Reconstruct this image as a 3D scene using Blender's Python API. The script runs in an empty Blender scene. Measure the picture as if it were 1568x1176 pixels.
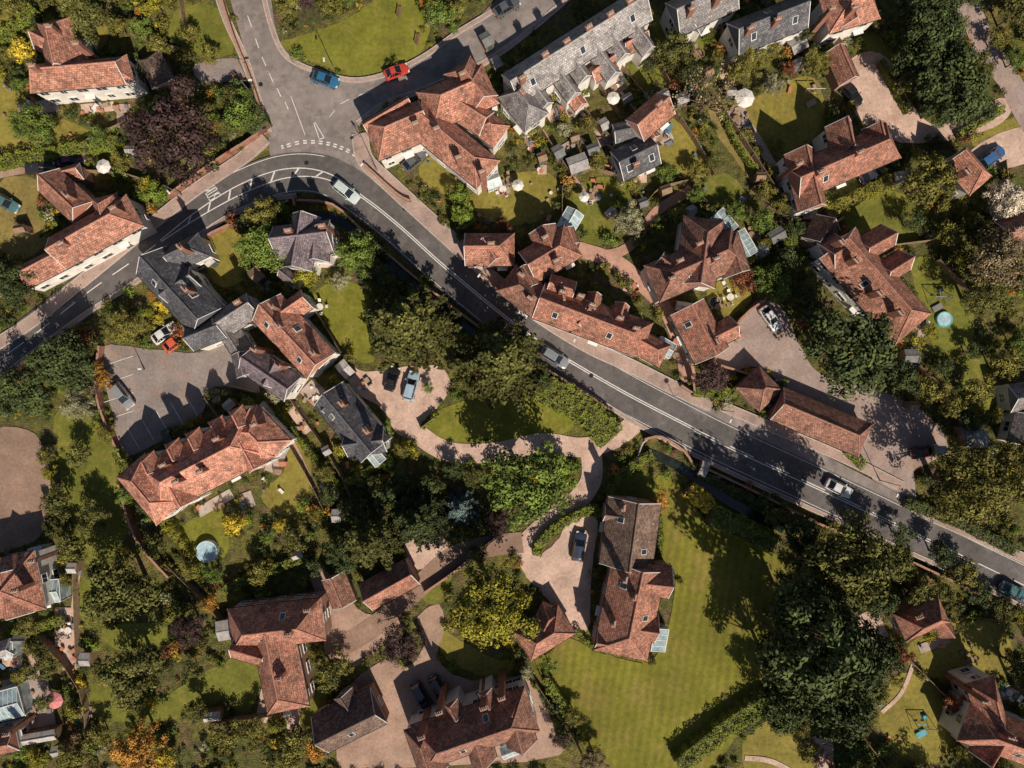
import bpy, math, random
import numpy as np
from mathutils import Vector, Matrix, noise
from mathutils.geometry import tessellate_polygon
random.seed(7); np.random.seed(7)
H=106.0; S=0.1
scene=bpy.context.scene
COL=scene.collection
def P(x,y,h=0.0):
    k=1-h/H
    return ((x-784)*S*k,(588-y)*S*k)
# ---------------------------------------------------------------- materials
def nmat(name,base=None,layers=(),mixes=(),bump=None,rough=0.9,uvbrick=None,attr=None,metal=0,spec=0.3,stripe=None,coat=0):
    m=bpy.data.materials.new(name); m.use_nodes=True
    nt=m.node_tree; N=nt.nodes; L=nt.links
    bs=N['Principled BSDF']; bs.inputs['Roughness'].default_value=rough
    bs.inputs['Metallic'].default_value=metal
    bs.inputs['Specular IOR Level'].default_value=spec
    if coat: bs.inputs['Coat Weight'].default_value=coat
    tc=N.new('ShaderNodeTexCoord')
    oi=N.new('ShaderNodeObjectInfo')
    if base is None: cur=oi.outputs['Color']
    else:
        r=N.new('ShaderNodeRGB'); r.outputs[0].default_value=(*base,1); cur=r.outputs[0]
    def noi(sc,det=1.5):
        n=N.new('ShaderNodeTexNoise'); n.inputs['Scale'].default_value=sc; n.inputs['Detail'].default_value=det
        n.inputs['Roughness'].default_value=0.6
        L.new(tc.outputs['Object'],n.inputs['Vector']); return n.outputs['Fac']
    for sc,c2,lo,hi,amt in mixes:
        mr=N.new('ShaderNodeMapRange'); mr.inputs[1].default_value=lo; mr.inputs[2].default_value=hi
        mr.inputs[4].default_value=amt; L.new(noi(sc,3),mr.inputs[0])
        mx=N.new('ShaderNodeMix'); mx.data_type='RGBA'
        L.new(mr.outputs[0],mx.inputs[0]); L.new(cur,mx.inputs[6]); mx.inputs[7].default_value=(*c2,1)
        cur=mx.outputs[2]
    def mul(cur,fac):
        v=N.new('ShaderNodeVectorMath'); v.operation='SCALE'
        L.new(cur,v.inputs[0]); L.new(fac,v.inputs['Scale']); return v.outputs[0]
    for sc,lo,hi in layers:
        mr=N.new('ShaderNodeMapRange'); mr.inputs[1].default_value=0.3; mr.inputs[2].default_value=0.7
        mr.inputs[3].default_value=lo; mr.inputs[4].default_value=hi; L.new(noi(sc),mr.inputs[0])
        cur=mul(cur,mr.outputs[0])
    if uvbrick:
        b=N.new('ShaderNodeTexBrick'); b.inputs['Color1'].default_value=(uvbrick[0],)*3+(1,); b.inputs['Color2'].default_value=(uvbrick[1],)*3+(1,)
        b.inputs['Mortar'].default_value=(uvbrick[2],)*3+(1,); b.inputs['Scale'].default_value=1
        b.inputs['Brick Width'].default_value=uvbrick[3]; b.inputs['Row Height'].default_value=uvbrick[4]; b.inputs['Mortar Size'].default_value=uvbrick[5]
        L.new(tc.outputs['UV'],b.inputs['Vector'])
        sx=N.new('ShaderNodeSeparateColor'); L.new(b.outputs['Color'],sx.inputs[0]); cur=mul(cur,sx.outputs[0])
    if stripe:
        mp=N.new('ShaderNodeMapping'); mp.inputs['Rotation'].default_value=(0,0,stripe[0]); L.new(tc.outputs['Object'],mp.inputs[0])
        w=N.new('ShaderNodeTexWave'); w.inputs['Scale'].default_value=stripe[1]; w.inputs['Distortion'].default_value=1.6; w.inputs['Detail'].default_value=3
        w.inputs['Detail Scale'].default_value=0.6
        L.new(mp.outputs[0],w.inputs[0])
        mr=N.new('ShaderNodeMapRange'); mr.inputs[3].default_value=stripe[2]; mr.inputs[4].default_value=stripe[3]; L.new(w.outputs['Fac'],mr.inputs[0]); cur=mul(cur,mr.outputs[0])
    if attr:
        a=N.new('ShaderNodeAttribute'); a.attribute_name=attr; cur=mul(cur,a.outputs['Fac'])
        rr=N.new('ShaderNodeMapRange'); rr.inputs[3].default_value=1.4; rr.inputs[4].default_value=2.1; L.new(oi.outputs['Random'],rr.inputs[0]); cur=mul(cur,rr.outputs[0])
    L.new(cur,bs.inputs['Base Color'])
    if bump:
        b=N.new('ShaderNodeBump'); b.inputs['Strength'].default_value=bump[1]; b.inputs['Distance'].default_value=bump[2]
        L.new(noi(bump[0],2),b.inputs['Height']); L.new(b.outputs[0],bs.inputs['Normal'])
    return m
M={}
M['ground']=nmat('garden_ground',(0.090,0.092,0.024),layers=[(0.9,0.65,1.35),(5,0.55,1.45)],mixes=[(0.13,(0.16,0.14,0.032),0.42,0.6,0.9),(0.35,(0.16,0.10,0.06),0.52,0.64,0.8),(1.4,(0.035,0.043,0.014),0.52,0.7,0.8)],bump=(4,0.9,0.25))
M['lawn']=nmat('lawn_grass',None,layers=[(0.25,0.78,1.18),(1.6,0.82,1.15),(9,0.78,1.22)],mixes=[(0.5,(0.25,0.175,0.055),0.54,0.72,0.55),(1.1,(0.09,0.105,0.02),0.56,0.7,0.5)])
M['field']=nmat('mown_grass',(0.175,0.168,0.020),layers=[(0.12,0.80,1.2),(1.2,0.84,1.14),(8,0.8,1.2)],mixes=[(0.22,(0.24,0.175,0.05),0.48,0.70,0.7),(0.8,(0.11,0.12,0.018),0.56,0.7,0.4)],stripe=(0.15,0.24,0.90,1.08))
M['asphalt']=nmat('asphalt_dark',(0.122,0.110,0.108),layers=[(0.12,0.80,1.2),(1.0,0.86,1.12),(10,0.78,1.2)],mixes=[(0.3,(0.19,0.17,0.16),0.55,0.6,0.5),(0.6,(0.07,0.065,0.065),0.6,0.63,0.5)],rough=0.85)
M['asphalt_old']=nmat('asphalt_worn',(0.27,0.230,0.215),layers=[(0.15,0.80,1.14),(1.0,0.86,1.1),(10,0.82,1.14)],mixes=[(0.4,(0.17,0.15,0.145),0.56,0.6,0.5),(0.25,(0.33,0.27,0.245),0.55,0.65,0.6)])
M['pave']=nmat('pavement_surface',(0.43,0.31,0.265),layers=[(0.3,0.8,1.12),(3,0.84,1.1),(12,0.85,1.12)],mixes=[(0.8,(0.25,0.19,0.165),0.55,0.65,0.5)])
M['kerb']=nmat('kerb_stone',(0.48,0.42,0.38),layers=[(3,0.75,1.15)])
M['gravel']=nmat('pink_gravel',None,layers=[(0.3,0.82,1.12),(2.5,0.86,1.1),(12,0.8,1.16)],mixes=[(0.35,(0.38,0.24,0.17),0.52,0.68,0.5),(1.5,(0.22,0.145,0.10),0.60,0.72,0.5)])
M['paint']=nmat('road_paint',(0.80,0.77,0.74),layers=[(5,0.7,1.05)])
M['roof']=nmat('clay_roof_tiles',None,layers=[(0.45,0.72,1.25),(2.2,0.66,1.34),(8,0.62,1.38)],mixes=[(0.8,(0.12,0.08,0.065),0.52,0.68,0.6),(2.6,(0.42,0.29,0.22),0.54,0.66,0.5),(1.4,(0.24,0.15,0.11),0.50,0.60,0.4)],uvbrick=(0.76,1.28,0.5,0.36,0.32,0.035),bump=(8,0.8,0.06),rough=0.85)
M['slate']=nmat('slate_roof',None,layers=[(0.5,0.75,1.25),(3,0.68,1.3),(9,0.7,1.3)],mixes=[(1.5,(0.30,0.26,0.23),0.54,0.68,0.5),(0.7,(0.06,0.05,0.055),0.52,0.66,0.5)],uvbrick=(0.76,1.28,0.5,0.4,0.32,0.035),rough=0.6)
M['ridge']=nmat('ridge_tiles',None,layers=[(3,0.7,1.3)])
M['wall']=nmat('house_wall',None,layers=[(0.6,0.84,1.08),(6,0.88,1.08)])
M['brick']=nmat('brick_wall',(0.27,0.13,0.09),layers=[(1.0,0.75,1.2),(9,0.75,1.25)])
M['pot']=nmat('chimney_pot',(0.38,0.22,0.15),layers=[(4,0.8,1.2)])
M['frame']=nmat('white_frame',(0.75,0.74,0.72),rough=0.5,layers=[(3,0.9,1.05)])
M['glass']=nmat('window_glass',(0.03,0.04,0.05),rough=0.08,spec=0.8,layers=[(1,0.7,1.4)])
M['cglass']=nmat('conservatory_glazing',(0.34,0.44,0.47),rough=0.15,spec=0.8,layers=[(1.2,0.6,1.3)])
M['door']=nmat('painted_door',(0.06,0.10,0.09),rough=0.4,layers=[(3,0.9,1.1)])
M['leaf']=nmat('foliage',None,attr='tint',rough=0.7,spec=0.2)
M['bark']=nmat('bark',(0.13,0.095,0.065),layers=[(4,0.6,1.3)])
M['carpaint']=nmat('car_paint',None,rough=0.25,spec=0.6,coat=0.6,layers=[(2,0.95,1.04)])
M['carglass']=nmat('car_glass',(0.012,0.014,0.017),rough=0.06,spec=0.9)
M['rubber']=nmat('tyre_rubber',(0.02,0.02,0.02))
M['lamp']=nmat('lamp_lens',(0.7,0.68,0.62),rough=0.2)
M['tail']=nmat('tail_lens',(0.35,0.02,0.015),rough=0.2)
M['wood']=nmat('weathered_wood',None,layers=[(1.5,0.75,1.2),(10,0.8,1.2)])
M['plain']=nmat('painted_surface',None,layers=[(2,0.85,1.1)],rough=0.6)
M['metal']=nmat('galvanised_metal',(0.35,0.35,0.36),metal=0.6,rough=0.45,layers=[(3,0.85,1.1)])
M['water']=nmat('pool_water',(0.42,0.60,0.68),rough=0.08,spec=0.7,layers=[(1.5,0.75,1.15)],bump=(3,0.2,0.03))
M['stream']=nmat('stream_water',(0.02,0.026,0.02),rough=0.1,spec=0.6,layers=[(1.0,0.6,1.4)],bump=(2,0.3,0.05))
M['flower']=nmat('flower_bed',(0.07,0.05,0.03),layers=[(2,0.6,1.3)],mixes=[(6,(0.35,0.10,0.06),0.6,0.65,0.8),(5,(0.05,0.09,0.02),0.45,0.55,0.9)])
# ---------------------------------------------------------------- mesh builder
class MB:
    def __init__(s,org=(0,0,0)): s.v=[];s.f=[];s.m=[];s.uv=[];s.o=Vector(org)
    def face(s,pts,mi=0,uv=None):
        b=len(s.v); s.v+= [tuple(Vector(p)-s.o) for p in pts]; s.f.append(tuple(range(b,b+len(pts)))); s.m.append(mi)
        s.uv.append(uv if uv else [(p[0],p[1]) for p in pts])
    def box(s,c,size,ang=0,mi=0,taper=1.0,mat=None):
        hx,hy,hz=size[0]/2,size[1]/2,size[2]/2
        ca,sa=math.cos(ang),math.sin(ang); q=[]
        for z,t in((-hz,1),(hz,taper)):
            for x,y in((-hx,-hy),(hx,-hy),(hx,hy),(-hx,hy)):
                p=Vector((x*t,y*t,z))
                if mat is not None: p=mat@p
                else: p=Vector((p.x*ca-p.y*sa,p.x*sa+p.y*ca,p.z))
                q.append(p+Vector(c))
        for f in((3,2,1,0),(4,5,6,7),(0,1,5,4),(1,2,6,5),(2,3,7,6),(3,0,4,7)): s.face([q[i] for i in f],mi)
    def tube(s,a,b,r1,r2,n=6,mi=0,cap=True):
        a=Vector(a);b=Vector(b);d=(b-a)
        if d.length<1e-6:return
        d.normalize(); t=d.orthogonal().normalized(); u=d.cross(t)
        A=[a+(t*math.cos(6.2832*i/n)+u*math.sin(6.2832*i/n))*r1 for i in range(n)]
        B=[b+(t*math.cos(6.2832*i/n)+u*math.sin(6.2832*i/n))*r2 for i in range(n)]
        for i in range(n): s.face([A[i],A[(i+1)%n],B[(i+1)%n],B[i]],mi)
        if cap: s.face(B,mi); s.face(A[::-1],mi)
    def mesh(s,name,mats,smooth=False):
        me=bpy.data.meshes.new(name); me.from_pydata(s.v,[],s.f)
        for m in mats: me.materials.append(m)
        me.polygons.foreach_set('material_index',s.m)
        ul=me.uv_layers.new(name='UVMap'); ul.data.foreach_set('uv',[c for f in s.uv for p in f for c in p])
        if smooth: me.polygons.foreach_set('use_smooth',[True]*len(s.f))
        me.update(); return me
    def obj(s,name,mats,parent=None,color=None,smooth=False):
        me=s.mesh(name,mats,smooth); o=bpy.data.objects.new(name,me); COL.objects.link(o)
        if parent: o.parent=parent
        else: o.location=s.o
        if color: o.color=(*color,1)
        return o
def inst(name,me,loc,rot=0,scale=1,color=None,parent=None):
    o=bpy.data.objects.new(name,me); COL.objects.link(o); o.location=loc; o.rotation_euler=(0,0,rot)
    o.scale=scale if hasattr(scale,'__len__') else (scale,)*3
    if color: o.color=(*color,1)
    if parent: o.parent=parent
    return o
def empty(name,loc=(0,0,0)):
    e=bpy.data.objects.new(name,None); e.empty_display_size=0.5; COL.objects.link(e); e.location=loc; return e
def catmull(pts,n=6,closed=False):
    P_=[Vector(p) for p in pts]; out=[]; k=len(P_)
    rng=range(k if closed else k-1)
    for i in rng:
        g=(lambda j:P_[j%k]) if closed else (lambda j:P_[min(max(j,0),k-1)])
        p0,p1,p2,p3=g(i-1),g(i),g(i+1),g(i+2)
        for a in range(n):
            t=a/n
            out.append(0.5*((2*p1)+(p2-p0)*t+(2*p0-5*p1+4*p2-p3)*t*t+(3*p1-p0-3*p2+p3)*t**3))
    if not closed: out.append(P_[-1])
    return out
EXCL=[]   # polygons for plant exclusion
def pip(x,y,poly):
    c=False; n=len(poly); j=n-1
    for i in range(n):
        xi,yi=poly[i][0],poly[i][1]; xj,yj=poly[j][0],poly[j][1]
        if (yi>y)!=(yj>y) and x<(xj-xi)*(y-yi)/(yj-yi)+xi: c=not c
        j=i
    return c
def add_excl(poly,kind='hard'):
    xs=[p[0] for p in poly]; ys=[p[1] for p in poly]; EXCL.append((min(xs),max(xs),min(ys),max(ys),[(p[0],p[1]) for p in poly],kind))
def blocked(x,y,kinds=('hard','lawn','bldg')):
    for a,b,c,d,p,k in EXCL:
        if k in kinds and a<=x<=b and c<=y<=d and pip(x,y,p): return True
    return False
def patch(name,pts,z,mat,color=None,smooth=5,jit=0.12,kind='hard',skirt=True):
    w=[P(*p) for p in pts]
    if smooth: w=[(v.x,v.y) for v in catmull([(a,b) for a,b in w],smooth,True)]
    if jit: w=[(a+jit*noise.noise(Vector((a*1.3,b*1.3,1)))*2,b+jit*noise.noise(Vector((a*1.3,b*1.3,9)))*2) for a,b in w]
    add_excl(w,kind)
    tris=tessellate_polygon([[Vector((a,b,0)) for a,b in w]])
    mb=MB()
    for t in tris:
        q=[w[i] for i in t]
        ar=(q[1][0]-q[0][0])*(q[2][1]-q[0][1])-(q[1][1]-q[0][1])*(q[2][0]-q[0][0])
        if ar<0:q=q[::-1]
        mb.face([(a,b,z) for a,b in q])
    if skirt:
        n=len(w)
        for i in range(n):
            a,b=w[i],w[(i+1)%n]; mb.face([(*a,z),(*b,z),(*b,-0.02),(*a,-0.02)])
    return mb.obj(name,[mat],color=color)
def offs(pts,d):
    out=[]
    for i,p in enumerate(pts):
        a=pts[max(i-1,0)]; b=pts[min(i+1,len(pts)-1)]; t=(b-a); t.normalize()
        out.append(Vector((p.x-t.y*d,p.y+t.x*d)))
    return out
def ribbon(mb,pts,d0,d1,z,mi=0,skirt=0):
    A=offs(pts,d0);B=offs(pts,d1)
    for i in range(len(pts)-1):
        mb.face([(*A[i],z),(*A[i+1],z),(*B[i+1],z),(*B[i],z)],mi)
        if skirt:
            mb.face([(*A[i],z),(*A[i+1],z),(*A[i+1],z-skirt),(*A[i],z-skirt)],mi); mb.face([(*B[i],z),(*B[i+1],z),(*B[i+1],z-skirt),(*B[i],z-skirt)],mi)
    return A,B
def strip(name,pts,w,z,mat,color=None,kerb=False,n=6,skirt=0.1,excl=True,margin=0.25):
    c=catmull([P(*p) for p in pts],n); h=w*S/2; mb=MB()
    A,B=ribbon(mb,c,-h,h,z,0,skirt)
    if kerb:
        ribbon(mb,c,-h,-h+0.16,z+0.005,1,0); ribbon(mb,c,h-0.16,h,z+0.005,1,0)
    if excl:
        A,B=offs(c,-h-margin),offs(c,h+margin); 
        for i in range(0,len(c)-1): add_excl([A[i],A[i+1],B[i+1],B[i]])
    return mb.obj(name,[mat]+([M['kerb']] if kerb else []),color=color)
# ---------------------------------------------------------------- ground / lawns
mb=MB(); mb.face([(-1500,-1500,0),(1500,-1500,0),(1500,1500,0),(-1500,1500,0)]); mb.obj('ground',[M['ground']])
G1=(0.188,0.187,0.024);G2=(0.240,0.200,0.040);G3=(0.155,0.160,0.025);G4=(0.25,0.19,0.06)
lawns=[
 ([(428,66),(470,52),(530,30),(575,0),(640,-15),(658,40),(645,78),(612,98),(548,118),(490,98),(445,82)],G1),
 ([(0,15),(40,10),(60,30),(30,60),(0,70)],G2),([(120,20),(160,15),(165,60),(150,75),(125,50)],G2),([(0,120),(30,140),(60,170),(120,190),(140,210),(70,225),(0,235)],G2),
 ([(270,15),(330,10),(350,60),(300,70),(262,60)],G3),([(300,25),(345,40),(355,80),(310,88),(285,60)],G3),
 ([(0,280),(55,275),(60,320),(75,365),(40,395),(0,380)],G4),
 ([(1110,165),(1150,150),(1225,118),(1255,130),(1262,190),(1225,235),(1190,240),(1160,205)],G2),
 ([(1085,160),(1115,175),(1190,290),(1175,305),(1130,250),(1095,200)],G4),
 ([(1005,190),(1030,180),(1080,240),(1050,265),(1010,245)],G2),
 ([(1290,320),(1350,290),(1400,310),(1410,360),(1350,385),(1310,360)],G3),
 ([(1395,410),(1425,395),(1480,450),(1490,520),(1440,550),(1420,500)],G3),
 ([(1300,60),(1340,50),(1375,95),(1390,130),(1400,170),(1380,150),(1345,88)],G3),
 ([(1075,285),(1110,265),(1145,300),(1125,330),(1090,310)],G3),
 ([(1085,440),(1130,425),(1150,460),(1110,485),(1085,470)],G2),
 ([(720,300),(760,270),(840,265),(860,300),(830,335),(775,345),(730,325)],G2),
 ([(640,260),(665,240),(715,280),(700,300),(660,290)],G2),
 ([(870,300),(920,270),(965,290),(960,330),(910,375),(880,345)],G3),
 ([(480,450),(535,430),(572,470),(575,548),(545,550),(510,510)],G1),
 ([(310,375),(350,350),(385,370),(380,420),(340,440),(315,410)],G2),
 ([(650,650),(690,620),(770,600),(850,608),(878,650),(850,668),(760,678),(700,680)],G1),
 ([(430,640),(445,640),(475,700),(470,760),(440,790),(400,760),(440,710)],G2),
 ([(285,800),(340,780),(350,830),(340,855),(300,860),(275,830)],G1),
 ([(90,670),(150,640),(180,700),(200,800),(150,880),(110,800)],G3),
 ([(150,1040),(220,1080),(330,1020),(345,1060),(280,1100),(150,1100)],G3),([(160,960),(250,955),(260,985),(180,995)],G3),
 ([(675,965),(760,1010),(790,1010),(770,1040),(710,1025),(680,1005)],G2),
 ([(1385,1000),(1430,960),(1510,950),(1550,990),(1535,1040),(1470,1050),(1410,1030)],G2),
 ([(1360,1050),(1390,1030),(1440,1060),(1470,1120),(1430,1170),(1370,1150),(1345,1100)],G2),
 ([(1140,1130),(1190,1100),(1235,1130),(1240,1190),(1150,1190)],G2),([(1470,560),(1500,540),(1530,600),(1490,640)],G3),
 ([(1490,205),(1540,185),(1568,170),(1568,190),(1500,225)],G2),([(460,1060),(500,1060),(505,1110),(450,1110)],G3),
 ([(930,50),(1000,20),(1020,60),(975,95)],G3),([(965,100),(1005,90),(1015,125),(980,150)],G3),([(540,1020),(560,1010),(560,1030)],G3),
 ([(940,740),(990,720),(1010,760),(1000,775),(945,765)],G3),([(760,375),(800,350),(800,365),(775,372)],G3),
 ([(410,1010),(350,1010),(340,1060),(380,1090)],G3),([(1590,500),(1700,420),(1800,600),(1640,700)],G1),([(-60,900),(-200,700),(-250,900)],G2),
 ([(120,900),(150,870),(160,950),(130,960)],G3),([(140,640),(100,620),(80,650),(100,670)],G3),([(1040,40),(1080,60),(1070,110),(1040,90)],G3),([(640,880),(690,870),(680,920),(650,920)],G3),
]
for i,(p,c) in enumerate(lawns): patch('garden_lawn',p,0.006+0.0015*i,M['lawn'],c,kind='lawn')
patch('mown_field',[(1003,735),(1040,742),(1075,790),(1150,835),(1200,860),(1200,960),(1170,1060),(1060,1200),(930,1200),(880,1110),(818,1010),(860,975),(905,990),(1000,1010),(1035,885),(1005,860)],0.09,M['field'],kind='lawn')
# ---------------------------------------------------------------- drives
K1=(0.60,0.425,0.345);K2=(0.42,0.28,0.215);K3=(0.29,0.243,0.225);K4=(0.37,0.285,0.255);K5=(0.30,0.195,0.145)
drives=[
 ('gravel_forecourt',[(520,552),(560,568),(620,562),(672,562),(690,590),(668,625),(645,650),(655,672),(610,665),(585,625),(545,600)],K1),
 ('gravel_parking',[(880,788),(915,798),(908,850),(905,900),(900,962),(868,962),(845,925),(808,885),(790,850),(800,820),(825,815),(820,850),(850,830)],K1),
 ('gravel_parking',[(640,945),(672,925),(680,960),(672,1010),(720,1042),(810,1040),(850,1120),(840,1160),(600,1176),(520,1176),(530,1060),(590,1010),(625,1020),(650,985)],K2),
 ('gravel_drive',[(475,875),(500,875),(560,940),(620,930),(600,970),(545,1020),(500,1000),(495,950)],K2),
 ('car_park',[(160,530),(230,535),(300,540),(350,530),(398,600),(330,592),(300,640),(190,700),(175,640),(160,580)],K3),
 ('car_park',[(1090,550),(1135,485),(1165,460),(1200,475),(1225,530),(1260,575),(1350,598),(1425,640),(1450,690),(1400,720),(1375,765),(1340,740),(1310,690),(1200,590),(1150,560),(1110,580)],K4),
 ('gravel_parking',[(1300,92),(1340,80),(1370,105),(1390,150),(1425,190),(1470,180),(1530,150),(1548,165),(1530,190),(1450,215),(1380,218),(1340,200),(1310,175),(1290,130)],K1),
 ('earth_yard',[(-20,670),(55,665),(78,740),(66,815),(20,840),(-20,830)],(0.30,0.20,0.15)),
 ('earth_yard',[(1485,232),(1540,200),(1590,195),(1590,240),(1530,260),(1500,250)],K1),
 ('gravel_drive',[(620,835),(660,812),(685,830),(680,860),(640,870)],K1),
 ('gravel_drive',[(300,100),(365,90),(375,120),(310,125)],K3),
 ('gravel_drive',[(1310,950),(1340,935),(1360,980),(1330,990)],K1),
 ('shrub_bed',[(430,20),(470,35),(530,20),(560,-10),(430,-10)],None),
]
for i,(n,p,c) in enumerate(drives): patch(n,p,0.095+0.002*i,M['gravel'] if c else M['flower'],c,kind='hard' if c else 'none')
paths=[
 ('gravel_path',[(620,640),(645,668),(690,692),(760,692),(830,678),(890,685),(940,672),(975,645)],30,K1),
 ('gravel_path',[(905,690),(905,735),(880,770),(850,790),(810,828)],32,K1),
 ('gravel_path',[(800,830),(740,838),(690,855),(640,900),(585,950),(530,985),(500,985)],32,K5),  # darker gravel colour: tree shade over this lane is painted in
 ('brick_path',[(890,378),(925,390),(960,380),(985,350),(1010,320),(1060,290)],15,(0.46,0.26,0.19)),
 ('brick_path',[(885,382),(940,400),(980,432),(1018,472),(1040,520),(1055,585)],24,(0.52,0.30,0.23)),
 ('garden_path',[(1130,172),(1150,200),(1180,250),(1205,300)],14,(0.48,0.36,0.29)),
 ('lane',[(1440,-60),(1485,20),(1510,75),(1545,125),(1580,190),(1640,260)],36,K4),
 ('garden_path',[(-20,272),(30,262),(90,250)],10,K2),
 ('garden_path',[(1240,1130),(1265,1176)],18,K1),('garden_path',[(1400,1010),(1380,1060),(1350,1090)],6,K1),
 ('garden_path',[(480,745),(455,690),(425,640)],7,K2),
 ('garden_path',[(1140,1160),(1180,1165),(1220,1185)],8,K1),
 ('garden_path',[(1375,680),(1385,740),(1390,790)],30,K4),
 ('garden_path',[(885,165),(915,205),(945,235)],5,K1),('garden_path',[(940,130),(975,170)],5,K1),('garden_path',[(1100,70),(1120,120)],5,K1),('garden_path',[(830,200),(870,260),(900,300)],5,K2),
 ('garden_path',[(120,880),(112,950),(118,1010)],7,K1),('garden_path',[(40,990),(60,1040),(55,1110)],8,K1),
]
for i,(n,p,w,c) in enumerate(paths): strip(n,p,w,0.126+0.002*i,M['gravel'],c)
patios=[(60,165,60,20,10),(150,165,50,14,5),(330,770,60,16,30),(425,700,24,50,-20),(560,590,20,14,0),(1145,375,30,40,-20),(940,130,40,30,30),(880,160,36,26,30),(1010,210,36,26,30),(1130,180,30,30,20),(100,960,30,60,0),(45,1075,70,80,10),(110,1000,26,50,0),(1025,535,24,20,30),(1090,360,20,20,0),(770,290,20,16,20),(905,300,24,20,20),(980,270,20,20,0),(830,260,14,14,0),(965,440,24,14,50),(1400,500,40,14,-45),(700,240,20,16,30),(495,400,24,20,0),(480,600,30,30,45),(460,640,20,50,35),(1260,1150,30,40,0),(1120,515,30,20,40),(900,80,60,14,30),(1430,985,50,14,20),(450,1100,20,40,0),(1540,1060,40,20,0),(190,175,20,30,0),(380,765,18,24,20),(405,1080,18,50,-10),(990,90,20,30,30),(850,175,26,18,30),(1060,80,24,18,30),(1110,110,20,16,20),(925,215,20,16,20),(85,880,40,24,0),(20,1010,30,20,0),(130,1090,26,18,0),(500,740,14,30,30),(1240,320,22,30,0),(1460,1090,20,20,0),(815,225,16,12,30),(870,225,18,14,30)]
for i,(x,y,w,d,a) in enumerate(patios):
    a=math.radians(a); ca,sa=math.cos(a),-math.sin(a)
    pts=[(x+u*w/2*ca-v*d/2*sa,y+u*w/2*sa+v*d/2*ca) for u,v in((-1,-1),(1,-1),(1,1),(-1,1))]
    patch('paved_patio',pts,0.166+0.0012*i,M['gravel'],random.choice([K1,(0.46,0.38,0.33),(0.42,0.33,0.29)]),smooth=0,jit=0,kind='patio')
# ---------------------------------------------------------------- roads
ZR=0.23
patch('side_road',[(343,-60),(402,-60),(428,62),(478,104),(535,124),(600,110),(655,80),(720,38),(790,-20),(880,-30),(815,40),(745,92),(650,138),(575,168),(548,195),(575,262),(520,280),(425,255),(410,200),(385,110)],ZR,M['asphalt_old'],smooth=4,jit=0)
RC=[(-160,640),(-80,598),(0,550),(60,508),(140,445),(222,388),(305,328),(375,288),(440,266),(500,270),(555,302),(610,345),(680,408),(773,485),(838,532),(945,595),(1030,640),(1120,685),(1265,752),(1392,812),(1560,893),(1700,955),(1850,1010)]
strip('main_road',RC,62,ZR+0.006,M['asphalt'],n=8)
strip('lay_by_surface',[(1040,612),(1130,650),(1240,700),(1310,735),(1385,775)],24,ZR+0.001,M['asphalt_old'])
rc=catmull([P(*p) for p in RC],10)
pv=[([(-60,560),(40,500),(120,437),(235,343),(300,292),(370,245),(408,212)],20),
 ([(412,205),(396,155),(374,88),(350,35),(335,-10),(325,-60)],13),
 ([(400,-30),(416,40),(440,88),(490,112),(545,124),(600,112),(652,86),(700,52),(760,15),(800,-15)],8),
 ([(548,190),(590,160),(650,138),(745,95),(815,45),(890,-20)],9),
 ([(552,205),(560,245),(600,285),(660,340),(715,390)],26),([(715,390),(775,445),(830,487),(900,530),(960,558),(1040,598),(1090,620)],22),
 ([(1100,620),(1200,662),(1300,705),(1380,745)],16),([(1400,780),(1480,815),(1568,855),(1700,915)],16),
 ([(925,618),(985,655),(1060,695),(1150,738),(1300,805),(1450,872),(1568,930)],7),
 ([(0,580),(120,490),(215,428),(330,345),(400,310),(455,300)],8)]
for p,w in pv: strip('pavement',p,w,ZR+0.12,M['pave'],kerb=True,skirt=0.34)
# markings
mk=MB(); zm=ZR+0.010
def arc(lst):
    s=[0]
    for i in range(1,len(lst)): s.append(s[-1]+(lst[i]-lst[i-1]).length)
    return s
ss=arc(rc)
def at(s,o=0):
    for i in range(1,len(rc)):
        if ss[i]>=s:
            t=(s-ss[i-1])/(ss[i]-ss[i-1]); p=rc[i-1].lerp(rc[i],t); d=(rc[i]-rc[i-1]).normalized(); return Vector((p.x-d.y*o,p.y+d.x*o)),d
    return rc[-1],Vector((1,0))
def nearest(x,y):
    q=Vector(P(x,y)); return ss[min(range(len(rc)),key=lambda i:(rc[i]-q).length)]
def line(s0,s1,of,w,step=1.0):
    s=s0
    while s<s1-0.01:
        e=min(s+step,s1); o0=of(s) if callable(of) else of; o1=of(e) if callable(of) else of
        a,d=at(s,o0);b,d2=at(e,o1); n1=Vector((-d.y,d.x))*w/2;n2=Vector((-d2.y,d2.x))*w/2
        mk.face([(*(a-n1),zm),(*(b-n2),zm),(*(b+n2),zm),(*(a+n1),zm)]); s=e
def dashes(s0,s1,of,w,on,off):
    s=s0
    while s<s1: line(s,min(s+on,s1),of,w); s+=on+off
sa,sb=nearest(250,368),nearest(560,305)
lens=lambda s:0.12+0.62*math.sin(math.pi*min(1,max(0,(s-sa)/(sb-sa))))
line(sa,sb,lens,0.15);line(sa,sb,lambda s:-lens(s),0.15)
s=sa+5
while s<sb-4:
    L_=lens(s)-0.1; a,d=at(s,-L_);b,_=at(s+0.9,L_)
    n=d*0.15; mk.face([(*(a-n),zm),(*(a+n),zm),(*(b+n),zm),(*(b-n),zm)]); s+=3.6
dashes(0,sa,0,0.14,3,2)
line(sb,nearest(1060,655),0.15,0.14);line(sb,nearest(1060,655),-0.15,0.14)
dashes(nearest(1060,655),ss[-1],0.05,0.14,4,2)
line(nearest(1060,655),nearest(1500,865),-0.28,0.13)
dashes(nearest(590,330),nearest(720,440),2.75,0.12,0.6,0.5)
line(sa,sb-8,2.8,0.1);line(0,ss[-1],-2.8,0.08);line(nearest(730,450),ss[-1],2.8,0.08)
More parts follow.
